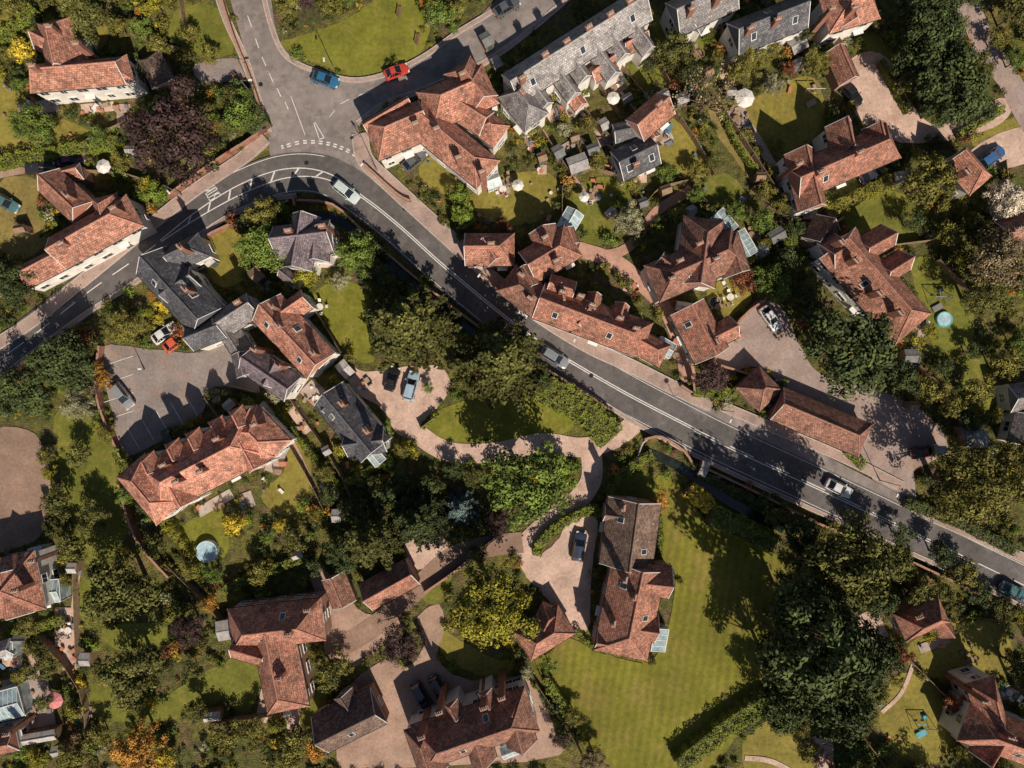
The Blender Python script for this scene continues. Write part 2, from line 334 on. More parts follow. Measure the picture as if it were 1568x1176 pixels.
def seg(x1,y1,x2,y2,w,z=zm):
    a=Vector(P(x1,y1));b=Vector(P(x2,y2));d=(b-a).normalized();n=Vector((-d.y,d.x))*w/2
    mk.face([(*(a-n),z),(*(b-n),z),(*(b+n),z),(*(a+n),z)])
gw=catmull([P(*p) for p in [(432,228),(465,220),(500,222),(530,232),(556,248)]],6)
for k in range(0,len(gw)-1,2):
    a,b=gw[k],gw[k+1]; d=(b-a).normalized(); n=Vector((-d.y,d.x))
    for o in(0,0.35): mk.face([(*(a+n*(o-.1)),zm),(*(b+n*(o-.1)),zm),(*(b+n*(o+.1)),zm),(*(a+n*(o+.1)),zm)])
seg(483,188,497,212,0.12);seg(497,212,489,214,0.12);seg(489,212,481,189,0.12)
for a,b in [((392,60),(397,75)),((402,88),(408,102)),((413,113),(419,127)),((425,136),(431,149)),((380,25),(386,42)),((437,157),(442,168))]: seg(*a,*b,0.12)
for a,b in [((505,180),(513,170)),((522,160),(535,153)),((550,147),(565,142))]: seg(*a,*b,0.1)
seg(446,148,468,208,0.1)
def glyph(strokes,ox):
    s0=nearest(333,305)
    for x1,y1,x2,y2 in strokes:
        def q(x,y):
            return at(s0-.9+y*1.8,0.75+ (ox+x)*0.55)[0]
        a,b=q(x1,y1),q(x2,y2); d=(b-a).normalized(); n=Vector((-d.y,d.x))*0.07
        mk.face([(*(a-n),zm+0.002),(*(b-n),zm+0.002),(*(b+n),zm+0.002),(*(a+n),zm+0.002)])
glyph([(0.6,0,0,0),(0,0,0,.5),(0,.5,.6,.5),(.6,.5,.6,1),(.6,1,0,1)],0); glyph([(0,0,0,1),(0,0,.6,0)],.9); glyph([(0,0,.6,0),(.6,0,.6,1),(.6,1,0,1),(0,1,0,0)],1.7); glyph([(0,1,0,0),(0,0,.3,.5),(.3,.5,.6,0),(.6,0,.6,1)],2.5)
mk.obj('road_markings',[M['paint']])
bm_=MB()
def seg2(x1,y1,x2,y2,w=0.1,z=0.152):
    a=Vector(P(x1,y1));b=Vector(P(x2,y2));d=(b-a).normalized();n=Vector((-d.y,d.x))*w/2
    bm_.face([(*(a-n),z),(*(b-n),z),(*(b+n),z),(*(a+n),z)])
for k in range(5): seg2(215+k*22,688-k*13,196+k*22,655-k*13)
for k in range(4): seg2(160,560+k*28,205,545+k*28)
bm_.obj('parking_bay_lines',[M['paint']])
for x,y in [(400,130),(470,250),(620,320),(905,575),(1230,730)]:
    m=MB((*P(x,y),ZR+0.01)); m.tube((*P(x,y),ZR),(*P(x,y),ZR+0.018),0.35,0.35,12); m.obj('manhole_cover',[M['rubber']])
# ---------------------------------------------------------------- houses
WH=(0.74,0.70,0.65);BRW=(0.36,0.21,0.16);CR=(0.58,0.48,0.38)
R1=(0.52,0.235,0.165);R2=(0.42,0.185,0.128);R3=(0.34,0.162,0.118);R4=(0.56,0.25,0.175);DK=(0.14,0.095,0.08);SL=(0.24,0.222,0.222);SLD=(0.105,0.105,0.12);SLP=(0.21,0.17,0.19);SLL=(0.42,0.39,0.38)
def house(name,wings,rc_,wc=WH,chim=(),slate=False,win=True,sky=0):
    cx=sum(w[0]+w[2] for w in wings)/2/len(wings); cy=sum(w[1]+w[3] for w in wings)/2/len(wings)
    org=(*P(cx,cy,4),0); root=empty(name,org); O=org
    wl=MB(O);rf=MB(O);wn=MB(O);ch=MB(O);rd=MB(O)
    door_done=False; rmax=0
    jt=random.uniform(.88,1.12); rc_=tuple(c*jt for c in rc_)
    for wi,w in enumerate(wings):
        ax,ay,bx,by,wd,ev,rg=w[:7]; ends=w[7] if len(w)>7 else 'gg'
        ev+=0.003*wi; rg+=0.005*wi
        A=Vector(P(ax,ay,ev));B=Vector(P(bx,by,ev)); d=B-A; L_=d.length; d.normalize(); n=Vector((-d.y,d.x)); ang=math.atan2(d.y,d.x)
        C=(A+B)/2; W=wd*S*(1-ev/H); rmax=max(rmax,rg)
        def T(u,v,z): return (C.x+d.x*u+n.x*v,C.y+d.y*u+n.y*v,z)
        l=L_/2;h=W/2
        add_excl([T(-l-.3,-h-.3,0),T(l+.3,-h-.3,0),T(l+.3,h+.3,0),T(-l-.3,h+.3,0)],'bldg')
        oh=0.3 if W>2.5 else 0.12
        wl.box((C.x,C.y,(ev-0.05)/2),(L_-0.24-(oh if 'h' in ends else 0),W-2*oh,ev-0.05),ang,0)
        hi=min(h*0.95,l*0.9)
        r0=-l+(hi if ends[0]=='h' else 0); r1=l-(hi if ends[1]=='h' else 0)
        if r1-r0<0.1: r0=r1=(r0+r1)/2-0.05; r1=r0+0.1
        sl=math.hypot(h,rg-ev)
        ns=max(1,int((r1-r0)/1.8)); rz=[rg + random.uniform(-0.06,0.06) for i in range(ns+1)]
        for sgn in(-1,1):
            for i in range(ns):
                ra=r0+(r1-r0)*i/ns; rb=r0+(r1-r0)*(i+1)/ns
                ea=-l if i==0 else ra; eb=l if i==ns-1 else rb
                pts=[T(ea,sgn*h,ev),T(eb,sgn*h,ev),T(rb,0,rz[i+1]),T(ra,0,rz[i])]
                o_=13.7*wi; uv=[(ea+o_,0),(eb+o_,0),(rb+o_,sl),(ra+o_,sl)]
                if sgn>0: pts=pts[::-1];uv=uv[::-1]
                rf.face(pts,0,uv)
            rf.face([T(-l,sgn*h,ev),T(l,sgn*h,ev),T(l,sgn*h,ev-.16),T(-l,sgn*h,ev-.16)],2)
            g=h+0.05; rd.tube(T(-l,sgn*g,ev-.06),T(l,sgn*g,ev-.06),0.055,0.055,5,1)
        rf.face([T(-l,-h,ev-.16),T(-l,h,ev-.16),T(l,h,ev-.16),T(l,-h,ev-.16)],2)
        for e,(sg,rr,rzz) in enumerate(((-1,r0,rz[0]),(1,r1,rz[-1]))):
            hip=ends[e]=='h'
            pts=[T(sg*l,-h*sg,ev),T(sg*l,h*sg,ev),T(rr,0,rzz)]
            rf.face(pts,0 if hip else 1,[(-h,0),(h,0),(0,math.hypot(hi,rg-ev))])
            rf.face([T(sg*l,-h,ev),T(sg*l,h,ev),T(sg*l,h,ev-.16),T(sg*l,-h,ev-.16)],2)
            if hip:
                for s2 in(-1,1): rd.tube(T(sg*l,s2*h,ev+.01),T(rr,0,rzz),0.10,0.10,5,0)
            else:
                for s2 in(-1,1): rd.tube(T(sg*(l+.01),s2*h,ev-.02),T(sg*(l+.01),0,rzz-.02),0.06,0.06,4,2)
        for i in range(ns): rd.tube(T(r0+(r1-r0)*i/ns,0,rz[i]+.01),T(r0+(r1-r0)*(i+1)/ns,0,rz[i+1]+.01),0.12,0.12,6,0)
        if win and ev>2.2:
            rows=[1.5]+([4.0] if ev>4.7 else [])
            if L_>3.2:
                k=max(1,int(L_/2.7))
                for sgn in(-1,1):
                    y=sgn*(h-oh)
                    for j in range(k):
                        u=-l+L_*(j+.5)/k
                        for z in rows:
                            if z<2 and not door_done and j==k//2 and L_>6:
                                wn.box(T(u,y+sgn*.03,1.05),(1.0,.08,2.1),ang,3);wn.box(T(u,y+sgn*.3,2.25),(1.5,.7,.1),ang,0); door_done=True; continue
                            if random.random()<.12: continue
                            ww=random.choice([1.0,1.3,1.6]); hh=1.15
                            wn.box(T(u,y+sgn*.02,z),(ww,.07,hh),ang,1)
                            for fo in(-1,1): wn.box(T(u+fo*ww/2,y+sgn*.045,z),(.09,.1,hh),ang,0)
                            wn.box(T(u,y+sgn*.045,z),(.05,.1,hh-.1),ang,0)
                            for fo in(-1,1): wn.box(T(u,y+sgn*.05,z+fo*hh/2),(ww+.16,.13,.09),ang,0)
            for sg in(-1,1):
                x=sg*(l-.12)
                if W>3:
                    for z in rows:
                        wn.box(T(x+sg*.02,0,z),(.07,1.3,1.15),ang,1)
                        for fo in(-1,1): wn.box(T(x+sg*.05,fo*.65,z),(.1,.09,1.15),ang,0);wn.box(T(x+sg*.055,0,z+fo*.58),(.13,1.4,.09),ang,0)
                        wn.box(T(x+sg*.05,0,z),(.1,.05,1.1),ang,0)
        nsk=sky if wi==0 else 0
        for j in range(nsk):
            u=r0+(r1-r0)*(j+.7)/(nsk+.4); sgn=-1 if j%2==0 else 1
            th=math.atan2(rg-ev,h)
            m3=Matrix(((d.x,n.x*-sgn*math.cos(th),n.x*sgn*math.sin(th)),(d.y,n.y*-sgn*math.cos(th),n.y*sgn*math.sin(th)),(0,math.sin(th),math.cos(th))))
            c=T(u,sgn*h*.5,(ev+rg)/2+.05); wn.box(c,(.85,1.15,.14),0,0,mat=m3); c=T(u,sgn*h*.5,(ev+rg)/2+.09); wn.box(c,(.68,.98,.14),0,1,mat=m3)
    for c in chim:
        x,y=c[0],c[1]; top=rmax+ (c[2] if len(c)>2 else .8); p=P(x,y,top); a0=math.atan2(wings[0][1]-wings[0][3],wings[0][2]-wings[0][0])
        ch.box((*p,top/2),(.95,.55,top),a0,0); ch.box((*p,top-.12),(1.1,.68,.16),a0,0); ch.box((*p,top+.03),(.85,.45,.08),a0,2)
        for k in(-1,0,1):
            q=(p[0]+math.cos(a0)*k*.28,p[1]+math.sin(a0)*k*.28); ch.tube((*q,top+.05),(*q,top+.5),.12,.10,8,1); ch.tube((*q,top+.44),(*q,top+.51),.13,.13,8,1)
    wl.obj('walls',[M['wall']],root,wc)
    rf.obj('roof',[M['slate' if slate else 'roof'],M['wall'],M['frame']],root,rc_)
    rd.obj('ridge_and_gutters',[M['ridge'],M['rubber'],M['frame']],root,tuple(min(1,c*.95+.02) for c in rc_))
    if wn.v: wn.obj('windows_and_door',[M['frame'],M['glass'],M['glass'],M['door']],root)
    if ch.v: ch.obj('chimney',[M['brick'],M['pot'],M['kerb']],root)
    return root
house('white_house',[(45,121,192,108,44,5,7.8,'hg'),(86,30,104,112,60,5,8.2,'hg'),(60,60,100,80,34,4.2,6.6),(180,88,192,128,30,5,6.6,'hh')],R1,WH,[(48,100),(115,66),(74,40)])
house('garden_outbuilding',[(228,85,250,128,38,2.6,4.6,'hh')],DK,BRW,win=False)
house('roadside_house',[(88,388,207,322,56,4.8,7.6,'gh'),(30,428,118,383,38,4,6.2,'hg'),(160,300,172,350,40,4.6,6.9,'hg')],R1,WH,[(92,372),(172,318)])
house('brick_house',[(75,275,128,325,48,4.5,7),(95,270,125,262,26,3,4.5)],R2,BRW,[(100,298)])
house('slate_house',[(232,398,318,492,64,5,8.3),(262,398,312,374,40,4.6,7,'gh'),(255,455,300,425,38,5,7.3),(290,520,340,500,38,5,7)],SLD,WH,[(275,378),(282,442)],slate=True,sky=2)
house('grey_cottage',[(335,500,388,466,42,4.6,6.8),(352,508,375,545,34,3.6,5.4)],SL,WH,[(362,462)],slate=True)
house('village_house',[(408,470,492,560,60,5.2,8.4),(438,480,470,458,34,4.8,7.0)],R1,WH,[(425,498),(415,468),(478,540)],sky=3)
house('slate_cottage',[(378,548,448,596,46,4.8,7.2),(380,575,372,540,36,4,6),(430,555,412,590,36,4.4,6.7)],SLP,WH,[(388,535),(425,560)],slate=True)
house('gabled_villa',[(422,372,508,362,52,5.2,8.2),(470,330,456,412,44,5.2,8.0),(490,350,486,400,36,4.8,7.2),(430,415,455,435,18,2.8,3.9)],SLP,WH,[(440,352),(492,345)],slate=True)
house('dark_slate_house',[(503,603,575,690,58,4.8,8.1),(530,680,590,672,40,4.5,7.0),(498,628,528,606,28,4.2,6.4)],SLD,WH,[(522,618),(560,660)],slate=True,sky=2)
rw=[(228,752,402,662,84,5.2,8.6,'hh'),(200,712,262,786,58,5.0,7.9,'hh'),(372,640,425,695,60,5,7.9,'hh')]
for t in(0.12,0.34,0.52,0.72,0.9):
    x=228+(402-228)*t;y=752-(90)*t; rw.append((x-10,y-18,x-24,y-46,24,5.5,7.9,'gh'))
for t in(0.22,0.85): 
    x=228+(402-228)*t;y=752-(90)*t; rw.append((x,y,x+22,y+40,38,5.2,7.7,'gg'))
house('terraced_houses',rw,R4,WH,[(248,712),(268,738,1.2),(330,672),(388,650),(305,722)])
house('l_shaped_house',[(352,965,495,948,66,4.9,8,'hh'),(410,930,442,1088,66,4.8,7.8,'hh'),(360,985,410,1000,46,4.4,6.8)],R2,BRW,[(440,972),(470,935),(425,1040)],sky=2)
house('corner_house',[(-20,905,62,888,92,5,8.2,'hh'),(20,870,30,940,50,4.9,7.6)],R2,WH,[(48,860),(22,905)],sky=2)
house('double_garage',[(560,915,632,875,46,2.6,4.6)],R2,BRW,win=False)
house('single_garage',[(510,882,528,926,38,2.5,4.1)],R3,BRW,win=False)
house('stone_barn',[(490,1125,580,1080,62,3,6,'gg'),(525,1062,550,1100,34,2.8,4.4)],DK,BRW,sky=1)
house('large_manor_house',[(640,1145,815,1085,72,5.2,8.8,'hh'),(640,1110,665,1180,46,5,7.8,'hg'),(778,1060,800,1140,46,5,7.9,'hg'),(725,1110,742,1165,40,5,7.6),(700,1095,690,1075,24,5,7),(750,1078,742,1058,24,5,7)],R3,WH,[(672,1092),(740,1085),(768,1070),(645,1130)],sky=2)
house('converted_barn',[(972,766,958,868,82,4.2,7.4,'gg'),(950,790,925,786,24,4.0,5.6)],(0.24,0.16,0.125),BRW,[(955,778)],sky=2)
house('farmhouse',[(978,868,950,1004,84,5,8.3,'gh'),(965,885,1026,892,50,4.8,7.3),(955,955,1005,962,46,4.6,6.9),(950,985,912,978,34,4.4,6.3)],R2,BRW,[(958,888),(972,915),(940,955)],sky=2)
house('cart_lodge',[(800,990,868,948,52,2.7,5.0,'hh'),(832,960,846,930,34,2.6,4.4,'gh')],R2,BRW,win=False)
house('roadside_cottage',[(712,382,788,382,50,4.6,7.0,'gh'),(740,368,760,400,30,4.5,6.6)],R2,BRW,[(752,372)])
house('courtyard_cottage',[(808,410,878,368,56,4.8,7.4,'gh'),(830,350,850,400,44,4.7,7.1),(868,350,878,375,20,3,4.4)],R2,BRW,[(835,362),(852,398)])
house('corner_cottage',[(775,425,832,468,52,4.8,7.4,'hg'),(800,410,815,440,34,4.6,6.8)],R3,BRW,[(798,420),(812,456)])
house('long_timber_house',[(825,460,990,522,58,5,8.1,'gh'),(840,436,878,448,36,4.8,7.2),(862,462,856,436,22,5,7.3),(905,474,911,450,24,5,7.4),(945,489,953,466,24,5,7.4),(975,522,1018,546,38,4,6.2,'gh'),(905,466,884,498,28,5,7.2)],R2,WH,[(862,446),(908,466),(950,486),(890,452),(975,502)],sky=3)
house('red_roofed_house',[(998,435,1132,377,62,5,8.2,'hh'),(1078,334,1064,438,62,5,8.4,'hg'),(1108,360,1128,420,44,4.6,7.0,'hg'),(1008,398,1036,420,32,4.8,7)],R3,WH,[(1042,398),(1072,372),(1030,425),(1098,395)],sky=2)
house('coach_house',[(1052,470,1090,545,58,3.6,6.3,'gg'),(1085,520,1125,500,36,3.2,5.2)],R2,WH,[(1100,522)],sky=2)
house('village_inn',[(568,218,652,182,62,5,8,'hg'),(628,170,748,268,56,5,8,'hh'),(650,172,752,128,66,5.2,8.4,'hh'),(700,100,742,160,50,5.2,8,'hg'),(735,185,768,210,42,4.6,6.8,'hh'),(705,165,745,190,44,4.8,7.1),(560,198,628,158,26,4.4,6.0)],R1,WH,[(636,188),(708,112),(702,240),(738,262),(668,196)])
tr=[(782,137,985,8,54,5.2,8.0,'gg')]
for t,l in((0.12,24),(0.3,30),(0.42,22),(0.58,34),(0.70,24),(0.86,32)):
    x=782+203*t;y=137-129*t; tr.append((x+8,y+12,x+8+l*.95,y+12+l*1.3,26,4.2,6.0))
house('terraced_cottages',tr,SLL,WH,[(835,82),(868,62),(902,40),(935,20),(800,118),(965,0)],slate=True,sky=5)
house('end_cottage',[(780,135,822,188,46,4.8,7.4,'hh')],SL,WH,[(800,140)],slate=True)
house('rear_extension',[(905,118,940,92,26,3.2,4.9),(870,140,890,165,22,2.8,4.2),(955,75,990,55,24,3,4.6)],R1,WH)
house('brick_cottage',[(972,200,1020,158,44,4.4,6.8),(985,195,1000,215,26,3,4.6)],R2,WH,[(1010,158)])
house('slate_bungalow',[(945,255,1002,228,50,3.4,5.4,'gg'),(940,205,975,198,30,2.8,3.8)],SLD,WH,[(975,250,.6)],slate=True,sky=3)
house('terraced_cottages',[(1030,30,1120,-12,56,5,7.8),(1060,45,1072,25,30,4,5.6)],SL,WH,[(1060,12),(1100,-4)],slate=True)
house('slate_semi',[(1122,60,1228,18,52,5,7.9),(1145,65,1155,40,30,4.4,6.2),(1200,45,1210,22,30,4.4,6.2)],SLD,WH,[(1150,42),(1192,28)],slate=True,sky=3)
house('red_roofed_house',[(1262,25,1340,2,56,5,8,'hh'),(1290,5,1300,40,36,4.8,7.4)],R1,WH,[(1310,10),(1275,12)])
house('single_garage',[(1278,75,1300,125,34,2.6,4.4)],R2,BRW,win=False)
house('gabled_country_house',[(1212,282,1368,215,58,5,8.4,'gh'),(1222,232,1244,320,46,5,8,'gg'),(1283,190,1296,248,42,5,8.1,'gh'),(1335,195,1345,232,34,5,7.6)],R2,WH,[(1258,262),(1318,232),(1225,250)],sky=2)
house('long_country_house',[(1282,372,1398,505,74,5,8.4,'gh'),(1318,385,1360,362,42,4.8,7.4),(1350,420,1385,398,36,4.9,7.5),(1265,395,1290,380,54,4.8,7.6)],R2,WH,[(1312,398),(1348,448),(1290,370),(1380,478)],sky=1)
house('timber_barn',[(1245,375,1268,340,44,3,5.4)],DK,BRW,win=False)
house('garage_block',[(1190,618,1325,675,54,2.8,5.6,'gh'),(1145,612,1180,578,52,2.8,5.2,'hh')],R3,BRW,win=False)
house('lodge_house',[(1462,238,1502,285,46,4.2,6.6,'gh')],R2,WH,[(1482,262)])
house('edge_cottage',[(1528,362,1610,340,48,4.5,7,'gg')],R3,BRW,[(1560,350)])
house('hipped_cottage',[(1378,962,1445,932,46,3.6,6.2,'hh'),(1420,930,1450,970,26,3,4.8)],R2,BRW,[(1408,945)])
house('corner_villa',[(1475,1105,1600,1150,62,5,8.2,'hg'),(1500,1040,1520,1110,46,4.8,7.6,'hg'),(1530,1110,1500,1160,40,4.8,7.4)],R2,WH,[(1510,1075),(1550,1130)],sky=1)
house('bungalow',[(1545,610,1620,600,44,3,5),(1560,680,1572,635,36,2.8,4.4)],SL,WH)
house('edge_bungalow',[(-20,1140,26,1130,40,3.2,5.2)],R2,WH,[(10,1125,.5)])
house('small_bungalow',[(-10,998,18,990,26,2.6,4.0)],SLL,WH,win=False,slate=True)
for x,y,a in [(-160,300,.4),(-170,900,1),(1720,400,.3),(1750,700,1.2),(400,-130,.2),(1000,-150,.5),(700,1330,.3),(1200,1340,.8),(-120,80,.5)]:
    dx,dy=70*math.cos(a),70*math.sin(a); house('outlying_house',[(x-dx,y-dy,x+dx,y+dy,66,5,8.2,'hh')],R2,WH,[(x,y)])
# ---------------------------------------------------------------- conservatories, sheds etc
def conservatory(x,y,w,d,a,h=2.6,name='conservatory'):
    p=P(x,y,h); root=empty(name,(*p,0)); O=(*p,0); a=math.radians(a); w*=S;d*=S
    mb=MB(O); gl=MB(O); ca,sa=math.cos(a),math.sin(a)
    T=lambda u,v,z:(p[0]+u*ca-v*sa,p[1]+u*sa+v*ca,z)
    gl.box((p[0],p[1],h*.5),(w*.97,d*.97,h),a,0)
    for sg in(-1,1): gl.face([T(-w/2,sg*d/2,h+.02),T(w/2,sg*d/2,h+.02),T(w/2,0,h+.75),T(-w/2,0,h+.75)])
    for sg in(-1,1): gl.face([T(sg*w/2,-d/2,h+.02),T(sg*w/2,d/2,h+.02),T(sg*w/2,0,h+.75)])
    k=max(3,int(w/.7))
    for i in range(k+1):
        u=-w/2+w*i/k
        for sg in(-1,1): mb.tube(T(u,sg*d/2,h+.03),T(u,0,h+.77),.05,.05,4); mb.tube(T(u,sg*d/2,0),T(u,sg*d/2,h+.02),.05,.05,4)
    mb.tube(T(-w/2,0,h+.78),T(w/2,0,h+.78),.09,.09,5)
    for sg in(-1,1): mb.tube(T(-w/2,sg*d/2,h),T(w/2,sg*d/2,h),.08,.08,4); mb.tube(T(sg*w/2,-d/2,h),T(sg*w/2,d/2,h),.08,.08,4); mb.tube(T(-w/2,sg*d/2,.5),T(w/2,sg*d/2,.5),.05,.05,4)
    gl.obj('glazing',[M['cglass']],root); mb.obj('frame',[M['frame']],root)
    add_excl([T(-w/2,-d/2,0),T(w/2,-d/2,0),T(w/2,d/2,0),T(-w/2,d/2,0)],'bldg')
for c in [(998,977,34,46,80),(1107,342,36,30,-50),(80,905,22,34,5),(14,1078,36,44,15),(575,700,24,20,-50),(1136,375,40,32,-60),(1140,55,20,16,30),(10,995,18,24,0),(1018,532,26,24,-30),(55,850,20,22,10),(915,95,16,18,30),(660,1160,30,24,20),(780,1150,24,18,20)]: conservatory(*c)
for c in [(873,338,34,28,60),(755,277,22,20,20),(655,760,10,14,0),(1300,985,14,18,0)]: conservatory(*c,h=1.9,name='greenhouse')
def shed(x,y,w,d,a,col,h=2.1):
    p=P(x,y,h); root=empty('garden_shed',(*p,0)); O=(*p,0); a=math.radians(a); w*=S;d*=S; ca,sa=math.cos(a),math.sin(a)
    T=lambda u,v,z:(p[0]+u*ca-v*sa,p[1]+u*sa+v*ca,z)
    b=MB(O);r=MB(O); b.box((p[0],p[1],h/2),(w-.2,d-.2,h),a); b.box(T(0,-(d/2-.08),.95),(.8,.06,1.8),a,1)
    for sg in(-1,1): r.face([T(-w/2,sg*d/2,h-.02),T(w/2,sg*d/2,h-.02),T(w/2,0,h+.45),T(-w/2,0,h+.45)]); r.face([T(-w/2,sg*d/2,h-.02),T(w/2,sg*d/2,h-.02),T(w/2,sg*d/2,h-.12),T(-w/2,sg*d/2,h-.12)])
    for sg in(-1,1): r.face([T(sg*(w/2-.05),-d/2+.1,h-.02),T(sg*(w/2-.05),d/2-.1,h-.02),T(sg*(w/2-.05),0,h+.43)])
    r.tube(T(-w/2,0,h+.46),T(w/2,0,h+.46),.05,.05,4)
    b.obj('shed_walls',[M['wood'],M['door']],root,(0.22,0.14,0.08)); r.obj('shed_roof',[M['wood']],root,col)
    add_excl([T(-w/2,-d/2,0),T(w/2,-d/2,0),T(w/2,d/2,0),T(-w/2,d/2,0)],'bldg')
g1=(.34,.32,.31);g2=(.17,.17,.17);g3=(.26,.17,.11);g4=(.44,.41,.39)
for s_ in [(885,250,30,26,20,g1),(908,228,18,16,20,g2),(1222,68,26,22,30,g1),(1222,98,20,16,30,g2),(345,965,26,30,10,g1),(392,420,18,22,40,g3),(405,630,20,26,40,g1),(528,565,18,26,40,g4),(325,1098,26,14,5,g4),(1495,672,34,26,0,g1),(1480,665,16,24,0,g2),(1190,360,24,20,30,g2),(1165,385,22,18,30,g2),(1395,545,20,20,0,g2),(65,905,16,16,0,g1),(830,240,14,14,20,g3),(1380,270,20,16,10,g1),(515,790,14,20,0,g1),(745,60,16,22,30,g2),(760,95,14,18,30,g1),(725,222,16,14,30,g3),(855,232,16,20,30,g2),(1015,145,18,14,30,g1),(1055,325,24,16,30,g1),(1165,270,14,14,0,g3),(1250,365,14,14,0,g3),(55,1130,60,16,10,g4),(1050,470,30,14,-10,g4),(1078,718,12,24,-20,g1),(365,175,12,16,0,g3),(1530,345,14,20,0,g1),(330,735,10,10,0,g2),(455,850,16,12,20,g4),(880,210,14,12,20,g3),
 (925,190,14,18,30,g1),(960,150,16,12,30,g2),(1045,150,18,16,20,g1),(1085,110,14,14,30,g3),(1120,140,14,12,0,g1),(935,325,16,12,40,g1),(985,310,14,14,20,g2),(1020,290,16,14,20,g3),(130,1010,16,20,0,g1),(30,980,20,14,0,g2),(90,1150,22,16,10,g1),(110,870,14,16,0,g4),(320,400,14,12,40,g4),(350,620,16,14,40,g1),(500,690,12,14,30,g1),(200,230,16,14,0,g1),(30,350,16,12,10,g3),(1440,690,18,14,0,g1),(1400,620,14,12,0,g3)]: shed(*s_)
def furniture(x,y,a,col=(.3,.2,.13),n=4,r=.55):
    p=P(x,y,.7); root=empty('garden_table_set',(*p,.15)); O=(*p,0.15); b=MB(O)
    b.tube((*p,.85),(*p,.9),r,r,12); b.tube((*p,.15),(*p,.85),.05,.05,6); b.tube((*p,.15),(*p,.19),.25,.2,8)
    for i in range(n):
        t=a+6.283*i/n; q=(p[0]+math.cos(t)*(r+.45),p[1]+math.sin(t)*(r+.45))
        b.box((*q,.6),(.45,.45,.06),t); b.box((q[0]+math.cos(t)*.22,q[1]+math.sin(t)*.22,.85),(.05,.45,.5),t)
        for u in(-.18,.18):
            for v in(-.18,.18): b.box((q[0]+math.cos(t)*u-math.sin(t)*v,q[1]+math.sin(t)*u+math.cos(t)*v,.36),(.04,.04,.42),t)
    b.obj('table_and_chairs',[M['wood']],root,col)
for f in [(45,168,0,WH),(340,775,.3),(940,135,.5),(1010,212,.2),(105,965,0,WH),(50,1085,.5),(770,290,.5,WH),(905,302,0),(780,275,.2),(700,242,.5),(1118,455,.2,WH),(1400,505,.2),(1485,1010,.3),(40,1105,0,WH),(1100,470,.2),(1150,360,.2),(965,270,.2),(390,650,.1),(870,165,.4),(1128,182,.1),(1035,545,.2),(490,470,.1,WH),(1545,1060,.3,WH),(85,885,.2),(1062,80,.2)]: furniture(*f)
def parasol(x,y,r,col,h=2.5):
    p=P(x,y,h); root=empty('garden_parasol',(*p,0)); O=(*p,0); b=MB(O); n=8
    rim=[(p[0]+math.cos(6.283*i/n)*r,p[1]+math.sin(6.283*i/n)*r,h-.5) for i in range(n)]
    for i in range(n): b.face([rim[i],rim[(i+1)%n],(*p,h)]); q=[(a,c,z-.15) for a,c,z in(rim[i],rim[(i+1)%n])]; b.face([rim[i],rim[(i+1)%n],q[1],q[0]]); b.tube((*p,h+.01),(*rim[i][:2],h-.49),.02,.02,4)
    b.obj('canopy',[M['plain']],root,col); c=MB(O); c.tube((*p,0),(*p,h+.15),.035,.03,6); c.tube((*p,.0),(*p,.2),.3,.3,10); c.obj('pole',[M['metal']],root)
for q in [(1142,148,1.5,WH),(80,1075,1.3,(.6,.22,.22)),(940,148,1.0,WH),(155,253,1.1,WH),(793,282,.9,WH),(895,300,.8,WH)]: parasol(*q)
def ring(name,x,y,r,top,rimcol,h,net=False,z0=0):
    p=P(x,y,h); root=empty(name,(*p,0)); O=(*p,0); b=MB(O);c=MB(O);n=28
    pt=lambda i,rr,z:(p[0]+math.cos(6.28318*i/n)*rr,p[1]+math.sin(6.28318*i/n)*rr,z)
    b.face([pt(i,r*.9,h-.05) for i in range(n)])
    for i in range(n):
        c.face([pt(i,r,h),pt(i+1,r,h),pt(i+1,r*.88,h),pt(i,r*.88,h)]); c.face([pt(i,r,0 if not net else h-.12),pt(i+1,r,0 if not net else h-.12),pt(i+1,r,h),pt(i,r,h)]); c.face([pt(i,r*.88,h-.06),pt(i+1,r*.88,h-.06),pt(i+1,r*.88,h),pt(i,r*.88,h)])
    if net:
        for i in range(0,n,4): c.tube(pt(i,r,0),pt(i,r,h+1.6),.03,.03,5)
    b.obj('surface',[top],root,(.04,.04,.045)); c.obj('rim',[M['plain']],root,rimcol)
    add_excl([pt(i,r+.4,0) for i in range(n)],'bldg')
ring('swimming_pool',316,845,1.65,M['water'],(.5,.6,.65),1.0)
ring('trampoline',1395,547,1.5,M['plain'],(.10,.13,.12),.8,True)
ring('paddling_pool',1447,489,1.2,M['water'],(.15,.45,.45),.5)
ring('trampoline',1095,463,.9,M['plain'],(.3,.3,.3),.5)
def swing(x,y,col):
    p=P(x,y,1); root=empty('garden_swing',(*p,0)); O=(*p,0);b=MB(O);c=MB(O)
    for u in(-1.3,1.3):
        for v in(-.9,.9): b.tube((p[0]+u,p[1]+v,0),(p[0]+u,p[1],2.1),.05,.05,6)
    b.tube((p[0]-1.4,p[1],2.1),(p[0]+1.4,p[1],2.1),.06,.06,6)
    for k in(-.5,.5):
        for w in(-.2,.2): c.tube((p[0]+k+w,p[1],2.1),(p[0]+k+w,p[1],.5),.015,.015,4)
        c.box((p[0]+k,p[1],.5),(.5,.25,.05))
    c.box((p[0],p[1]-1.5,.3),(1.6,.9,.12),.5); c.box((p[0]+.5,p[1]+1.1,.25),(.9,.7,.5),.3,taper=.7)
    b.obj('frame',[M['metal']],root); c.obj('seats_and_mats',[M['plain']],root,col)
swing(1415,1112,(.08,.35,.42)); swing(1245,140,(.4,.3,.2)); swing(1440,455,(.2,.2,.2))
